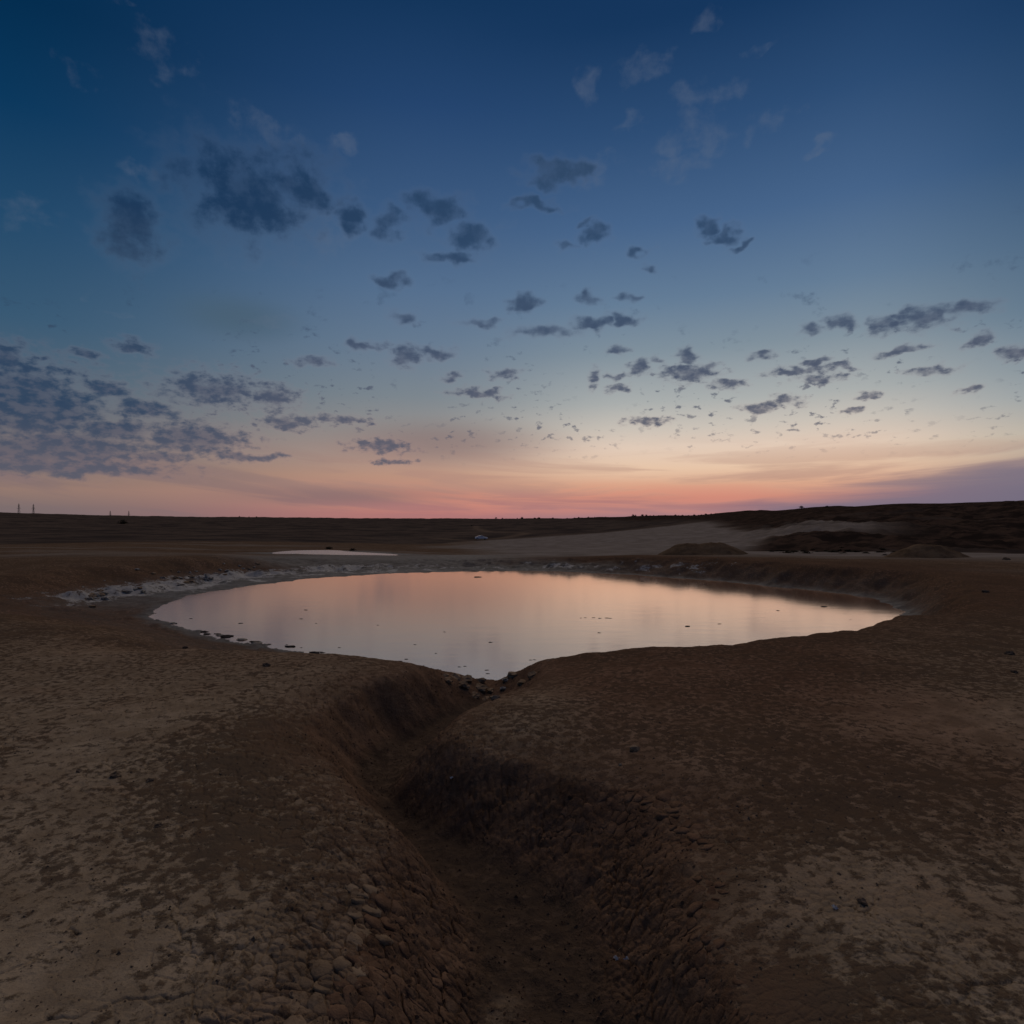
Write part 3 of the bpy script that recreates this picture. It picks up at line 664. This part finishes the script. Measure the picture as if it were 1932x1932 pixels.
# two heaps of dug earth by the track
def mound(px0, px1, py, lobes, height, label):
    xa, ya = on_ground((px0 + px1) / 2, py)
    w = (px1 - px0) / 1151.0 * ya / 2
    n = 56
    uu, vv = np.meshgrid(np.linspace(-1.05, 1.05, n), np.linspace(-1.05, 1.05, n), indexing='ij')
    x = xa + uu * w; y = ya + w * 0.55 + vv * w * 0.75
    hh = np.zeros_like(x)
    for cx, k, wd in lobes:
        r = np.hypot((uu - cx) / wd, vv / 0.9)
        hh = np.maximum(hh, k * np.clip(1 - r, 0, 1) ** 0.95 * (1 - 0.25 * np.exp(-(r / 0.25) ** 2)))
    edge = np.clip(1.02 - np.hypot(uu, vv), 0, 1)
    z = zt(x.ravel(), y.ravel(), False).reshape(x.shape) - 0.12 + np.minimum(hh * height * (1 + 0.10 * fbm(x * 2, y * 2, 4, 7)) + 0.10, 3 * edge + 0.05)
    z += fbm(x * 4, y * 4, 4, 9) * 0.035
    idx = np.arange(n * n).reshape(n, n)
    f = np.stack([idx[:-1, :-1], idx[1:, :-1], idx[1:, 1:], idx[:-1, 1:]], -1).reshape(-1, 4)
    me = add_mesh('earth_mound', np.stack([x.ravel(), y.ravel(), z.ravel()], -1), f, M_MOUND)
    link('earth_mound', me, label=label, category='mound', group='heaps of dug earth on the flat')
mound(1252, 1428, 1047, [(-0.32, 0.95, 0.70), (0.22, 1.0, 0.80)], 0.92, 'wide two-humped brown earth heap beyond the far bank of the pond')
mound(1698, 1858, 1053, [(0.0, 1.0, 1.0)], 0.92, 'single-peaked brown earth heap near the right edge below the dark bank')

# clay clods along the lips of the gully: separate rounded pieces split by deep cracks
def clip_cell(c, others, box=0.12):
    poly = [(c[0] + box * math.cos(t), c[1] + box * math.sin(t)) for t in np.linspace(0, 2 * math.pi, 13)[:-1]]
    for o in others:
        mx, my = (c[0] + o[0]) / 2, (c[1] + o[1]) / 2; nx, ny = o[0] - c[0], o[1] - c[1]
        out = []
        for i in range(len(poly)):
            p, q = poly[i], poly[(i + 1) % len(poly)]
            dp = (p[0] - mx) * nx + (p[1] - my) * ny; dq = (q[0] - mx) * nx + (q[1] - my) * ny
            if dp <= 0: out.append(p)
            if dp * dq < 0:
                t = dp / (dp - dq); out.append((p[0] + t * (q[0] - p[0]), p[1] + t * (q[1] - p[1])))
        poly = out
        if len(poly) < 3: return None
    return poly
def resample(poly, n):
    P_ = np.array(poly + [poly[0]]); L = np.concatenate([[0], np.cumsum(np.hypot(*np.diff(P_, axis=0).T))])
    t = np.linspace(0, L[-1], n + 1)[:-1]
    return np.stack([np.interp(t, L, P_[:, 0]), np.interp(t, L, P_[:, 1])], -1)
def clod_strip(inside, box, r0, r1, most):
    x0, x1, y0, y1 = box; pts = np.zeros((0, 3))
    for _ in range(9000):
        c = (rng.uniform(x0, x1), rng.uniform(y0, y1)); r_ = r0 + (r1 - r0) * rng.random() ** 2
        if not len(pts) or (np.hypot(pts[:, 0] - c[0], pts[:, 1] - c[1]) > (pts[:, 2] + r_)).all(): pts = np.vstack([pts, [c[0], c[1], r_]])
    P_ = pts[:, :2]; keep = [tuple(p) for p in P_ if inside(*p)]
    keep.sort(key=lambda p: p[1]); made = 0
    for c in keep:
        if made >= most: break
        d = np.hypot(P_[:, 0] - c[0], P_[:, 1] - c[1])
        near = [tuple(P_[k]) for k in np.argsort(d)[1:16]]
        poly = clip_cell(c, near, 0.10)
        if not poly: continue
        R_ = resample(poly, 10); ctr = R_.mean(0); size = float(np.hypot(*(R_ - ctr).T).mean())
        if size < 0.015: continue
        R_ = 0.86 * R_ + 0.07 * (np.roll(R_, 1, 0) + np.roll(R_, -1, 0)); R_ = ctr + (R_ - ctr) * rng.uniform(0.90, 1.08, (10, 1))
        hgt = size * rng.uniform(0.14, 0.42) * clod_amp(*c); tilt = rng.normal(0, 0.16, 2)
        rings = [(1.0, -0.8), (0.95, 0.55), (0.80, 0.92)]
        vx = np.concatenate([ctr[None] + (R_ - ctr) * k for k, _ in rings] + [ctr[None]])
        zb = zt(vx[:, 0], vx[:, 1], False)
        dz = np.concatenate([np.full(10, f * hgt) for _, f in rings] + [[hgt]]) * (1 + rng.uniform(-.22, .22, 31)) + (vx - ctr) @ tilt
        V_ = np.stack([vx[:, 0], vx[:, 1], zb + dz - 0.006], -1)
        o3 = np.array([ctr[0], ctr[1], float(zb[-1])]); V_ = V_ - o3
        F_ = []
        for r in range(2):
            for k in range(10):
                a_, b_ = r * 10 + k, r * 10 + (k + 1) % 10
                F_ += [(a_, b_, b_ + 10), (a_, b_ + 10, a_ + 10)]
        F_ += [(20 + k, 20 + (k + 1) % 10, 30) for k in range(10)]
        o = link('clay_clod', add_mesh('clay_clod', V_, F_, M_CLOD if (c[0] < 0 and c[1] < 3.1 and _g(*c) > -0.06 + 0.05 * rng.normal()) else M_RED), ground)
        o.location = o3; made += 1
    return made
def _g(x, y): return float(sdf(np.array([x]), np.array([y]), GULLY)[0])
def clod_amp(x, y): return 0.35 + 0.65 * math.exp(-((_g(x, y) + 0.1) / 0.22) ** 2)
wob = lambda x, y: 0.16 * float(fbm(np.array([x * 3.0]), np.array([y * 3.0]), 3, 131)[0])
n_l = clod_strip(lambda x, y: x < 0.1 and -0.45 < _g(x, y) + wob(x, y) < 0.06 and y < 3.0, (-1.3, 0.0, 1.85, 3.1), 0.022, 0.055, 135)
n_r = clod_strip(lambda x, y: x > -0.5 and -0.36 < _g(x, y) + wob(x, y) < -0.02 and y > 3.3, (-0.6, 1.35, 3.2, 5.2), 0.020, 0.048, 90)
n_e = clod_strip(lambda x, y: x > 0.3 and -0.22 < _g(x, y) + wob(x, y) < 0.0 and y < 3.3, (0.3, 1.4, 1.9, 3.3), 0.018, 0.040, 60)
print('clods', n_l, n_r, n_e)

# loose stones and clods one can pick out on the flats
STONES = [(1409, 1210, 0.062, M_DARK, 'dark rounded stone on the near right rim, outlined against the bright water'),
          (502, 1257, 0.055, M_DARK, 'dark lump of earth on the brown left bank above the gully mouth'),
          (350, 1224, 0.055, M_DARK, 'dark stone with a pale top on the left bank close to the muddy shore'),
          (270, 1120, 0.10, M_PALE, 'pale clod on the brown slope at the left end of the pond'),
          (1198, 1417, 0.042, M_CLOD, 'brownish grey stone on the right-hand flat, up from the gully wall'),
          (215, 1466, 0.036, M_DARK, 'larger of the dark stones on the pale clay at far left'),
          (150, 1458, 0.022, M_DARK, 'small dark stone left of the larger one on the pale clay'),
          (283, 1474, 0.024, M_DARK, 'small dark stone right of the larger one on the pale clay'),
          (1906, 1235, 0.050, M_DARK, 'upper dark stone of two near the right edge of the pale patch'),
          (1912, 1270, 0.040, M_DARK, 'lower dark stone of two near the right edge of the pale patch'),
          (1858, 1118, 0.085, M_DARK, 'lone dark stone on the brown slope right of the pond'),
          (1898, 1056, 0.14, M_DARK, 'dark stone on the sandy flat right of the single-peaked earth heap'),
          (1628, 1706, 0.026, M_DARK, 'dark clod beside a hole in the cracked clay at lower right'),
          (300, 1560, 0.022, M_DARK, 'dark clod beside a crack in the pale clay at lower left'),
          (1170, 1446, 0.014, M_PALE, 'small pebble just below the brownish grey stone on the right-hand flat')]
for px, py, sz, mt, lab in STONES:
    x, y = on_ground(px, py)
    lump('stone', mt, x, y, sz * 0.9, dict(label=lab, category='stone', group='loose stones on the clay'), 0.30, 0.62)
# rubble where the gully breaks through to the water
for px, py, sz in [(930, 1278, .10), (955, 1284, .06), (905, 1285, .07), (880, 1283, .09), (858, 1279, .08), (838, 1275, .07), (905, 1300, .07), (925, 1305, .06), (880, 1300, .06), (950, 1300, .05),
                   (985, 1290, .06), (1005, 1278, .07), (895, 1312, .05), (915, 1320, .045), (870, 1292, .05), (968, 1276, .06), (935, 1318, .04), (845, 1286, .05)]:
    x, y = on_ground(px, py)
    lump('mud_lump', M_SALT if rng.random() < 0.3 else M_CLOD, x, y, sz * float(rng.uniform(0.7, 1.6)), dict(label='rough lump of muddy earth where the gully meets the pond', category='mud lump', group='rubble at the gully mouth'), 0.55, 0.5)
# crusted clods on the white terrace at the left end
for k in range(44):
    t = rng.random(); px = 165 + 330 * t ** 1.1; py = np.interp(px, [165, 240, 330, 430, 500], [1130, 1108, 1090, 1076, 1068]) + rng.normal(0, 1) * np.interp(px, [165, 500], [16, 4])
    x, y = on_ground(px, py)
    lump('crust_lump', M_SALT if rng.random() < 0.6 else M_CLOD, x, y, float(rng.uniform(0.05, 0.14)), dict(label='rough lump of salt-whitened mud on the left shore terrace', category='mud lump', group='salt-crusted lumps along the left shore'), 0.42, 0.45)
for k in range(24):
    px = float(rng.uniform(292, 760)); x, y = on_water(px, np.interp(px, [290, 340, 390, 600, 700, 770], [1172, 1184, 1197, 1237, 1249, 1258]) - abs(rng.normal(0, 3)))
    lump('shore_lump', M_MUD if rng.random() < 0.6 else M_PALE, x, y, float(rng.uniform(0.03, 0.085)), dict(label='wet grey mud lump along the near left waterline', category='mud lump', group='mud lumps fringing the near left shore'), 0.45, 0.35, WATER, 1.6)
# bits of mud and twig standing out of the water
SPECKS = [(645, 2088, 7), (812, 2104, 9), (1017, 2089, 7), (1067, 2104, 5), (1032, 2059, 7), (1275, 2110, 5), (1401, 2176, 5), (1371, 2225, 9), (1281, 2230, 10), (1253, 2229, 9), (1088, 2203, 10), (848, 2166, 10),
          (875, 2166, 7), (968, 2176, 5), (1017, 2186, 5), (1145, 2186, 5), (1215, 2220, 5), (1471, 2205, 5), (1550, 2251, 6), (1569, 2249, 6), (1644, 2262, 8), (1804, 2227, 6), (1791, 2228, 5), (1859, 2250, 6), (1646, 2274, 8),
          (2320, 2114, 14), (2429, 2106, 7), (2022, 2136, 7), (2625, 2061, 8), (1960, 2086, 5), (1975, 2085, 5), (2004, 2085, 6), (2024, 2087, 7), (2048, 2086, 7), (2060, 2087, 6), (2217, 1970, 5), (2380, 1972, 5), (2168, 1962, 6),
          (2781, 2048, 12), (2851, 2072, 4), (2871, 2091, 4), (1655, 2168, 8), (1500, 2133, 6), (1612, 1948, 14), (580, 2120, 6), (700, 2140, 5)]
for sx, sy, w in SPECKS:
    x, y = on_water(sx * 0.559, sy * 0.559)
    sz = max(0.5 * w * 0.559 / 1151 * y * 0.85, 0.014)
    lump('mud_speck', M_MUD, x, y, sz, dict(label='small dark scrap of mud poking out of the still pond', category='mud lump', group='scraps of mud scattered over the pond'), 0.25, 0.32, WATER, 1.9)
# loose crumbs of soil strewn in the gully and over the flats
def crumbs(name, n, mat, lo, hi, region):
    pts = []
    while len(pts) < n:
        x = rng.uniform(-4, 4, 4000); y = 1.9 + 7.0 * rng.random(4000) ** 1.6
        keep = region(x, y); pts += list(zip(x[keep], y[keep]))
    pts = np.array(pts[:n]); z = zt(pts[:, 0], pts[:, 1])
    base = np.array([(1, 0, -.3), (-.4, .9, -.3), (-.6, -.8, -.3), (.2, .1, .75), (-.2, .3, .55)])
    tri = np.array([(0, 1, 4), (0, 4, 3), (1, 2, 4), (2, 3, 4), (2, 0, 3), (1, 0, 2)])
    sz = lo + (hi - lo) * rng.random(n) ** 3; an = rng.uniform(0, 6.28, n)
    B = base[None] * rng.uniform(0.6, 1.3, (n, 5, 3)) * sz[:, None, None]
    V_ = np.stack([B[..., 0] * np.cos(an)[:, None] - B[..., 1] * np.sin(an)[:, None] + pts[:, :1], B[..., 0] * np.sin(an)[:, None] + B[..., 1] * np.cos(an)[:, None] + pts[:, 1:], B[..., 2] * 0.8 + z[:, None]], -1).reshape(-1, 3)
    F_ = (tri[None] + 5 * np.arange(n)[:, None, None]).reshape(-1, 3)
    link(name, add_mesh(name, V_, F_, mat, False), kind='stuff', label='loose crumbs of dry soil strewn over the ground')
def in_gully(x, y): return sdf(x, y, GULLY) < -0.1
crumbs('soil_crumbs', 5200, M_RED, 0.003, 0.018, in_gully)
crumbs('clay_crumbs', 5200, M_DARK, 0.003, 0.013, lambda x, y: ~in_gully(x, y) & (fbm(x * 1.3, y * 1.3, 3, 140) > -0.05))
# scraps of litter
def scrap(px, py, size, label):
    x, y = on_ground(px, py); bm = bmesh.new(); n = 6
    g_ = [[bm.verts.new(((i / n - .5) * size * (1 - 0.3 * abs(j / n - .5)), (j / n - .5) * size * 0.6, size * 0.22 * math.sin(i * 1.3 + j * 0.9) + size * 0.25 * rng.random())) for j in range(n + 1)] for i in range(n + 1)]
    for i in range(n):
        for j in range(n): bm.faces.new((g_[i][j], g_[i + 1][j], g_[i + 1][j + 1], g_[i][j + 1]))
    bmesh.ops.solidify(bm, geom=bm.faces[:], thickness=0.002)
    m = bpy.data.meshes.new('plastic_scrap'); bm.to_mesh(m); bm.free(); m.materials.append(M_PLASTIC)
    o = link('plastic_scrap', m, label=label, category='litter', group='scraps of white litter'); o.location = (x, y, float(zt(x, y)[0]) + size * 0.12); o.rotation_euler = (0.3, 0.2, float(rng.uniform(0, 6)))
scrap(1163, 1811, 0.030, 'curled white plastic scrap, left one of a pair on the gully floor')
scrap(1182, 1817, 0.024, 'crumpled white plastic scrap, right one of a pair on the gully floor')
scrap(1575, 1716, 0.026, 'thin whitish scrap lying on the pale cracked clay at right')
scrap(853, 1478, 0.030, 'whitish scrap on the dark gully floor near its bend')
# dry stalks on the gully floor
for px, py, L, lab in [(862, 1550, 0.16, 'thin dry stalk lying across the gully floor near the bend'), (1190, 1795, 0.12, 'thin dry stalk by the plastic scraps on the gully floor'), (1380, 1590, 0.1, 'short dry stalk on the right lip of the gully')]:
    x, y = on_ground(px, py); bm = bmesh.new()
    pts = [Vector((L * (k / 5 - .5), 0.02 * math.sin(k), 0.012 + 0.01 * math.sin(k * 1.7))) for k in range(6)]
    prev = None
    for k, p in enumerate(pts):
        r_ = 0.0022 * (1 - 0.1 * k); ring = [bm.verts.new(p + Vector((0, r_ * math.cos(t), r_ * math.sin(t)))) for t in (0, 2.1, 4.2)]
        if prev:
            for q in range(3): bm.faces.new((prev[q], prev[(q + 1) % 3], ring[(q + 1) % 3], ring[q]))
        prev = ring
    m = bpy.data.meshes.new('dry_stalk'); bm.to_mesh(m); bm.free(); m.materials.append(M_STALK)
    o = link('dry_stalk', m, label=lab, category='stalk'); o.location = (x, y, float(zt(x, y)[0])); o.rotation_euler = (0, 0, float(rng.uniform(-1, 1)))

# ---------------------------------------------------------------- scrub
def bush_mesh(seed, leaves=190):
    r = np.random.default_rng(seed); V_, F_ = [], []
    c = r.normal(0, 0.21, (leaves, 3)); c[:, 2] = np.abs(c[:, 2]) * 1.2 + 0.12 * r.random(leaves); c[:, :2] *= (1.15 - 0.5 * c[:, 2:3])
    for p in c:
        a_ = r.random() * 6.28; t = r.uniform(-0.9, 0.9); sz = r.uniform(0.07, 0.15)
        d1 = np.array([math.cos(a_), math.sin(a_), t * 0.6]) * sz; d2 = np.array([-math.sin(a_) * 0.5, math.cos(a_) * 0.5, 0.8]) * sz
        k = len(V_); V_ += [p - d1, p + d2 * 0.6, p + d1, p - d2 * 0.6]; F_.append((k, k + 1, k + 2, k + 3))
    for q in range(5):
        a_ = r.random() * 6.28; tip = np.array([math.cos(a_) * 0.25, math.sin(a_) * 0.25, r.uniform(0.3, 0.6)])
        k = len(V_); V_ += [np.array([-0.02, 0, -0.1]), np.array([0.02, 0, -0.1]), tip + np.array([0.008, 0, 0]), tip - np.array([0.008, 0, 0])]; F_.append((k, k + 1, k + 2, k + 3))
    return add_mesh('bush', np.array(V_), np.array(F_), M_LEAF, False)
BUSH = [bush_mesh(k) for k in (1, 2, 3, 4)]
def bush(name, x, y, w, h, label, group):
    o = link(name, BUSH[int(rng.integers(0, 4))], label=label, category='bush', group=group)
    o.location = (x, y, float(zt(x, y, False)[0]) - 0.04 * h); o.scale = (w, w, h); o.rotation_euler = (0, 0, float(rng.uniform(0, 6.28)))
for px in [976, 985, 1002, 1009, 1017, 1043, 1070, 1084, 1092, 1110, 1122, 1142, 470, 484, 452, 936, 948]:
    d = 1180 if px > 600 else 1280
    wd = float(rng.uniform(4, 7.5)) if px in (985, 1009, 1017, 1043) else float(rng.uniform(2.5, 4.5))
    bush('horizon_bush', (px - 966) / 1151.0 * d, d, wd, wd * 0.85, 'small dark bush standing on the far flat skyline', 'scattered bushes on the far skyline')
for px in np.linspace(1195, 1372, 24):
    d = float(np.interp(px, [1195, 1400], [985, 470])); wd = float(rng.uniform(2.4, 4.4)) * d / 900
    bush('ridge_bush', (px + rng.normal(0, 2) - 966) / 1151.0 * d, d, wd, wd * 0.9, 'small dark bush in the row along the rising ridge', 'row of bushes along the rising right-hand ridge')
for k in range(46):
    d = float(rng.uniform(36, 57)); px = float(rng.uniform(1440, 1800)); x, y = (px - 966) / 1151.0 * d, d
    wd = float(rng.uniform(0.25, 0.75)); bush('scrub_tuft', x, y, wd, wd * 0.35, 'low dark tuft of scrub on the pale sandy flat', 'scrub tufts on the flat below the dark bank')
for px, py, wd, lab in [(233, 988, 6.0, 'round dark bush alone on the far left hillside'), (890, 993, 2.0, 'small dark shrub at the head of the track loop above the parked car'),
                        (620, 1036, 0.7, 'dark shrub behind the far pool, right of its middle'),
                        (665, 1039, 0.55, 'dark shrub at the right end behind the far pool')]:
    x, y = on_ground(px, py); bush('shrub', x, y, wd, wd * 0.6, lab, 'single shrubs on the middle ground')
# a lone little tree on the skyline
def lone_tree(px, d, h, label):
    x = (px - 966) / 1151.0 * d; z = float(zt(x, d, False)[0])
    t = bpy.data.objects.new('lone_tree', None); COL.objects.link(t); t.location = (x, d, z); t['label'] = label; t['category'] = 'tree'
    bm = bmesh.new(); bmesh.ops.create_cone(bm, segments=7, radius1=h * 0.06, radius2=h * 0.03, depth=h * 0.6, cap_ends=True)
    m = bpy.data.meshes.new('trunk'); bm.to_mesh(m); bm.free(); m.materials.append(M_LEAF)
    o = link('trunk', m, t); o.location = (0, 0, h * 0.26)
    o = link('crown', BUSH[1], t); o.location = (0, 0, h * 0.4); o.scale = (h * 0.9, h * 0.9, h * 0.75)
lone_tree(1512, 244, 1.7, 'lone little tree standing up from the right-hand skyline')
bush('shrub', (1560 - 966) / 1151.0 * 235, 235, 1.7, 0.9, 'low round shrub on the skyline just right of the lone little tree', 'single shrubs on the middle ground')

# ---------------------------------------------------------------- pylons
def bar(bm, a_, b_, r_):
    a_, b_ = Vector(a_), Vector(b_); d = (b_ - a_); q = d.to_track_quat('Z', 'Y')
    vs = []
    for p in (a_, b_):
        vs.append([bm.verts.new(p + q @ Vector((r_ * math.cos(t), r_ * math.sin(t), 0))) for t in (0.785, 2.356, 3.927, 5.498)])
    for k in range(4): bm.faces.new((vs[0][k], vs[0][(k + 1) % 4], vs[1][(k + 1) % 4], vs[1][k]))
def bmo(name, bm, mat, parent):
    m = bpy.data.meshes.new(name); bm.to_mesh(m); bm.free(); m.materials.append(mat); return link(name, m, parent)
def pylon(px, d, top_py, label):
    x = (px - 966) / 1151.0 * d; z = float(zt(x, d, False)[0]); H = HC + (EYE - top_py) / 1151.0 * d - z
    t = bpy.data.objects.new('power_pylon', None); COL.objects.link(t); t.location = (x, d, z - 0.3); t['label'] = label; t['category'] = 'pylon'; t['group'] = 'pylons on the left skyline'
    half = lambda k: np.interp(k, [0, 0.45, 1], [0.085, 0.04, 0.012]) * H
    lv = [0, .12, .24, .36, .48, .6, .72, .84, .94]
    for sx, sy in ((1, 1), (1, -1), (-1, 1), (-1, -1)):
        bm = bmesh.new()
        for a_, b_ in zip(lv[:-1], lv[1:]): bar(bm, (sx * half(a_), sy * half(a_), a_ * H), (sx * half(b_), sy * half(b_), b_ * H), 0.16)
        bmo('leg', bm, M_STEEL, t)
    bm = bmesh.new()
    for k, (a_, b_) in enumerate(zip(lv[:-1], lv[1:])):
        for sx, sy, ex, ey in ((1, 1, -1, 1), (-1, 1, -1, -1), (-1, -1, 1, -1), (1, -1, 1, 1)):
            bar(bm, (sx * half(a_), sy * half(a_), a_ * H), (ex * half(b_), ey * half(b_), b_ * H), 0.10)
            bar(bm, (ex * half(a_), ey * half(a_), a_ * H), (sx * half(b_), sy * half(b_), b_ * H), 0.10)
    bmo('bracing', bm, M_STEEL, t)
    for zz, L in ((0.50, 0.19), (0.64, 0.12), (0.80, 0.09)):
        bm = bmesh.new()
        for s_ in (-1, 1):
            bar(bm, (0, 0, zz * H + 0.03 * H), (s_ * L * H, 0, zz * H), 0.14); bar(bm, (0, 0, zz * H - 0.02 * H), (s_ * L * H, 0, zz * H), 0.14)
        arm = bmo('crossarm', bm, M_STEEL, t)
        for s_ in (-1, 1):
            bm = bmesh.new(); bar(bm, (s_ * L * H, 0, zz * H), (s_ * L * H, 0, zz * H - 0.06 * H), 0.12); bmo('insulator', bm, M_STEEL, arm)
    bm = bmesh.new(); bar(bm, (0, 0, 0.92 * H), (0, 0, H), 0.16); bmo('spike', bm, M_STEEL, t)
pylon(35.5, 1290, 949, 'leftmost steel lattice pylon on the left skyline')
pylon(63, 1290, 950, 'second steel lattice pylon from the left edge on the skyline')
pylon(208, 1640, 963, 'fainter far pylon, left one of the distant pair on the skyline')
pylon(243, 1640, 963, 'fainter far pylon, right one of the distant pair on the skyline')

# ---------------------------------------------------------------- parked car
def car():
    x, y = (908 - 966) / 1151.0 * 211, 211.0
    xs = np.array([-1.9, 1.9, -1.9, 1.9]) + x; z = float(zt(xs, np.array([y - .7, y - .7, y + .7, y + .7]), False).max())
    c = bpy.data.objects.new('parked_car', None); COL.objects.link(c); c.location = (x, y, z); c['label'] = 'pale blue-white car parked on the flat beyond the pond'; c['category'] = 'car'
    c.rotation_euler = (0, 0, rad(8))
    prof = [(-2.12, .42), (-2.15, .78), (-2.02, .98), (-1.55, 1.05), (-0.95, 1.42), (0.25, 1.45), (1.0, 1.02), (1.85, .90), (2.12, .72), (2.15, .42)]
    bm = bmesh.new(); rings = []
    for yy, sc in ((-.85, .985), (-.72, 1), (.72, 1), (.85, .985)):
        rings.append([bm.verts.new((px * sc, yy if pz < 1.06 else yy * 0.84, 0.3 + (pz - 0.3) * (sc if abs(yy) < .8 else .97))) for px, pz in prof])
    for a_, b_ in zip(rings[:-1], rings[1:]):
        for k in range(len(prof)):
            k2 = (k + 1) % len(prof); bm.faces.new((a_[k], a_[k2], b_[k2], b_[k]))
    bm.faces.new(rings[0][::-1]); bm.faces.new(rings[-1])
    bmesh.ops.recalc_face_normals(bm, faces=bm.faces)
    bmesh.ops.bevel(bm, geom=bm.edges[:], offset=0.03, segments=2, affect='EDGES')
    bmo('body', bm, M_PAINT, c)
    def slab(name, pts, yy, mat, th=0.03, parent=c):
        bm = bmesh.new(); v1 = [bm.verts.new((p[0], yy, p[1])) for p in pts]; v2 = [bm.verts.new((p[0], yy + th, p[1])) for p in pts]
        bm.faces.new(v1); bm.faces.new(v2[::-1])
        for k in range(len(pts)): bm.faces.new((v1[k], v2[k], v2[(k + 1) % len(pts)], v1[(k + 1) % len(pts)]))
        bmesh.ops.recalc_face_normals(bm, faces=bm.faces); return bmo(name, bm, mat, parent)
    for yy in (-.80, .77):
        slab('side_window', [(-1.35, 1.08), (-0.88, 1.36), (-0.35, 1.38), (-0.35, 1.08)], yy, M_GLASS)
        slab('side_window', [(-0.28, 1.08), (-0.28, 1.38), (0.2, 1.38), (0.80, 1.08)], yy, M_GLASS)
    for nm, xa, za, xb, zb in (('windscreen', 0.34, 1.41, 0.97, 1.07), ('rear_window', -1.02, 1.40, -1.48, 1.10)):
        bm = bmesh.new(); o_ = 0.025 if xa > 0 else -0.025
        v = [bm.verts.new(p) for p in ((xa + o_, -.62, za), (xa + o_, .62, za), (xb + o_, .70, zb), (xb + o_, -.70, zb), (xa, -.62, za - .02), (xa, .62, za - .02), (xb, .70, zb - .02), (xb, -.70, zb - .02))]
        for f in ((0, 1, 2, 3), (7, 6, 5, 4), (0, 4, 5, 1), (1, 5, 6, 2), (2, 6, 7, 3), (3, 7, 4, 0)): bm.faces.new([v[k] for k in f])
        bmesh.ops.recalc_face_normals(bm, faces=bm.faces); bmo(nm, bm, M_GLASS, c)
    for wx in (-1.32, 1.32):
        for wy in (-.76, .76):
            bm = bmesh.new(); bmesh.ops.create_cone(bm, segments=20, radius1=.31, radius2=.31, depth=.2, cap_ends=True)
            w = bmo('wheel', bm, M_TYRE, c); w.location = (wx, wy, .31); w.rotation_euler = (rad(90), 0, 0)
            bm = bmesh.new(); bmesh.ops.create_cone(bm, segments=16, radius1=.19, radius2=.17, depth=.03, cap_ends=True)
            r_ = bmo('rim', bm, M_RIM, w); r_.location = (0, 0, .11 if wy < 0 else -.11)
    for yy in (-.6, .6):
        for nm, xx in (('headlight', 2.06), ('tail_light', -2.10)):
            bm = bmesh.new(); bmesh.ops.create_cube(bm, size=1); bmesh.ops.scale(bm, vec=(.08, .3, .13), verts=bm.verts); bmesh.ops.bevel(bm, geom=bm.edges[:], offset=.02, segments=1, affect='EDGES')
            o = bmo(nm, bm, M_LAMP, c); o.location = (xx, yy, .76)
car()
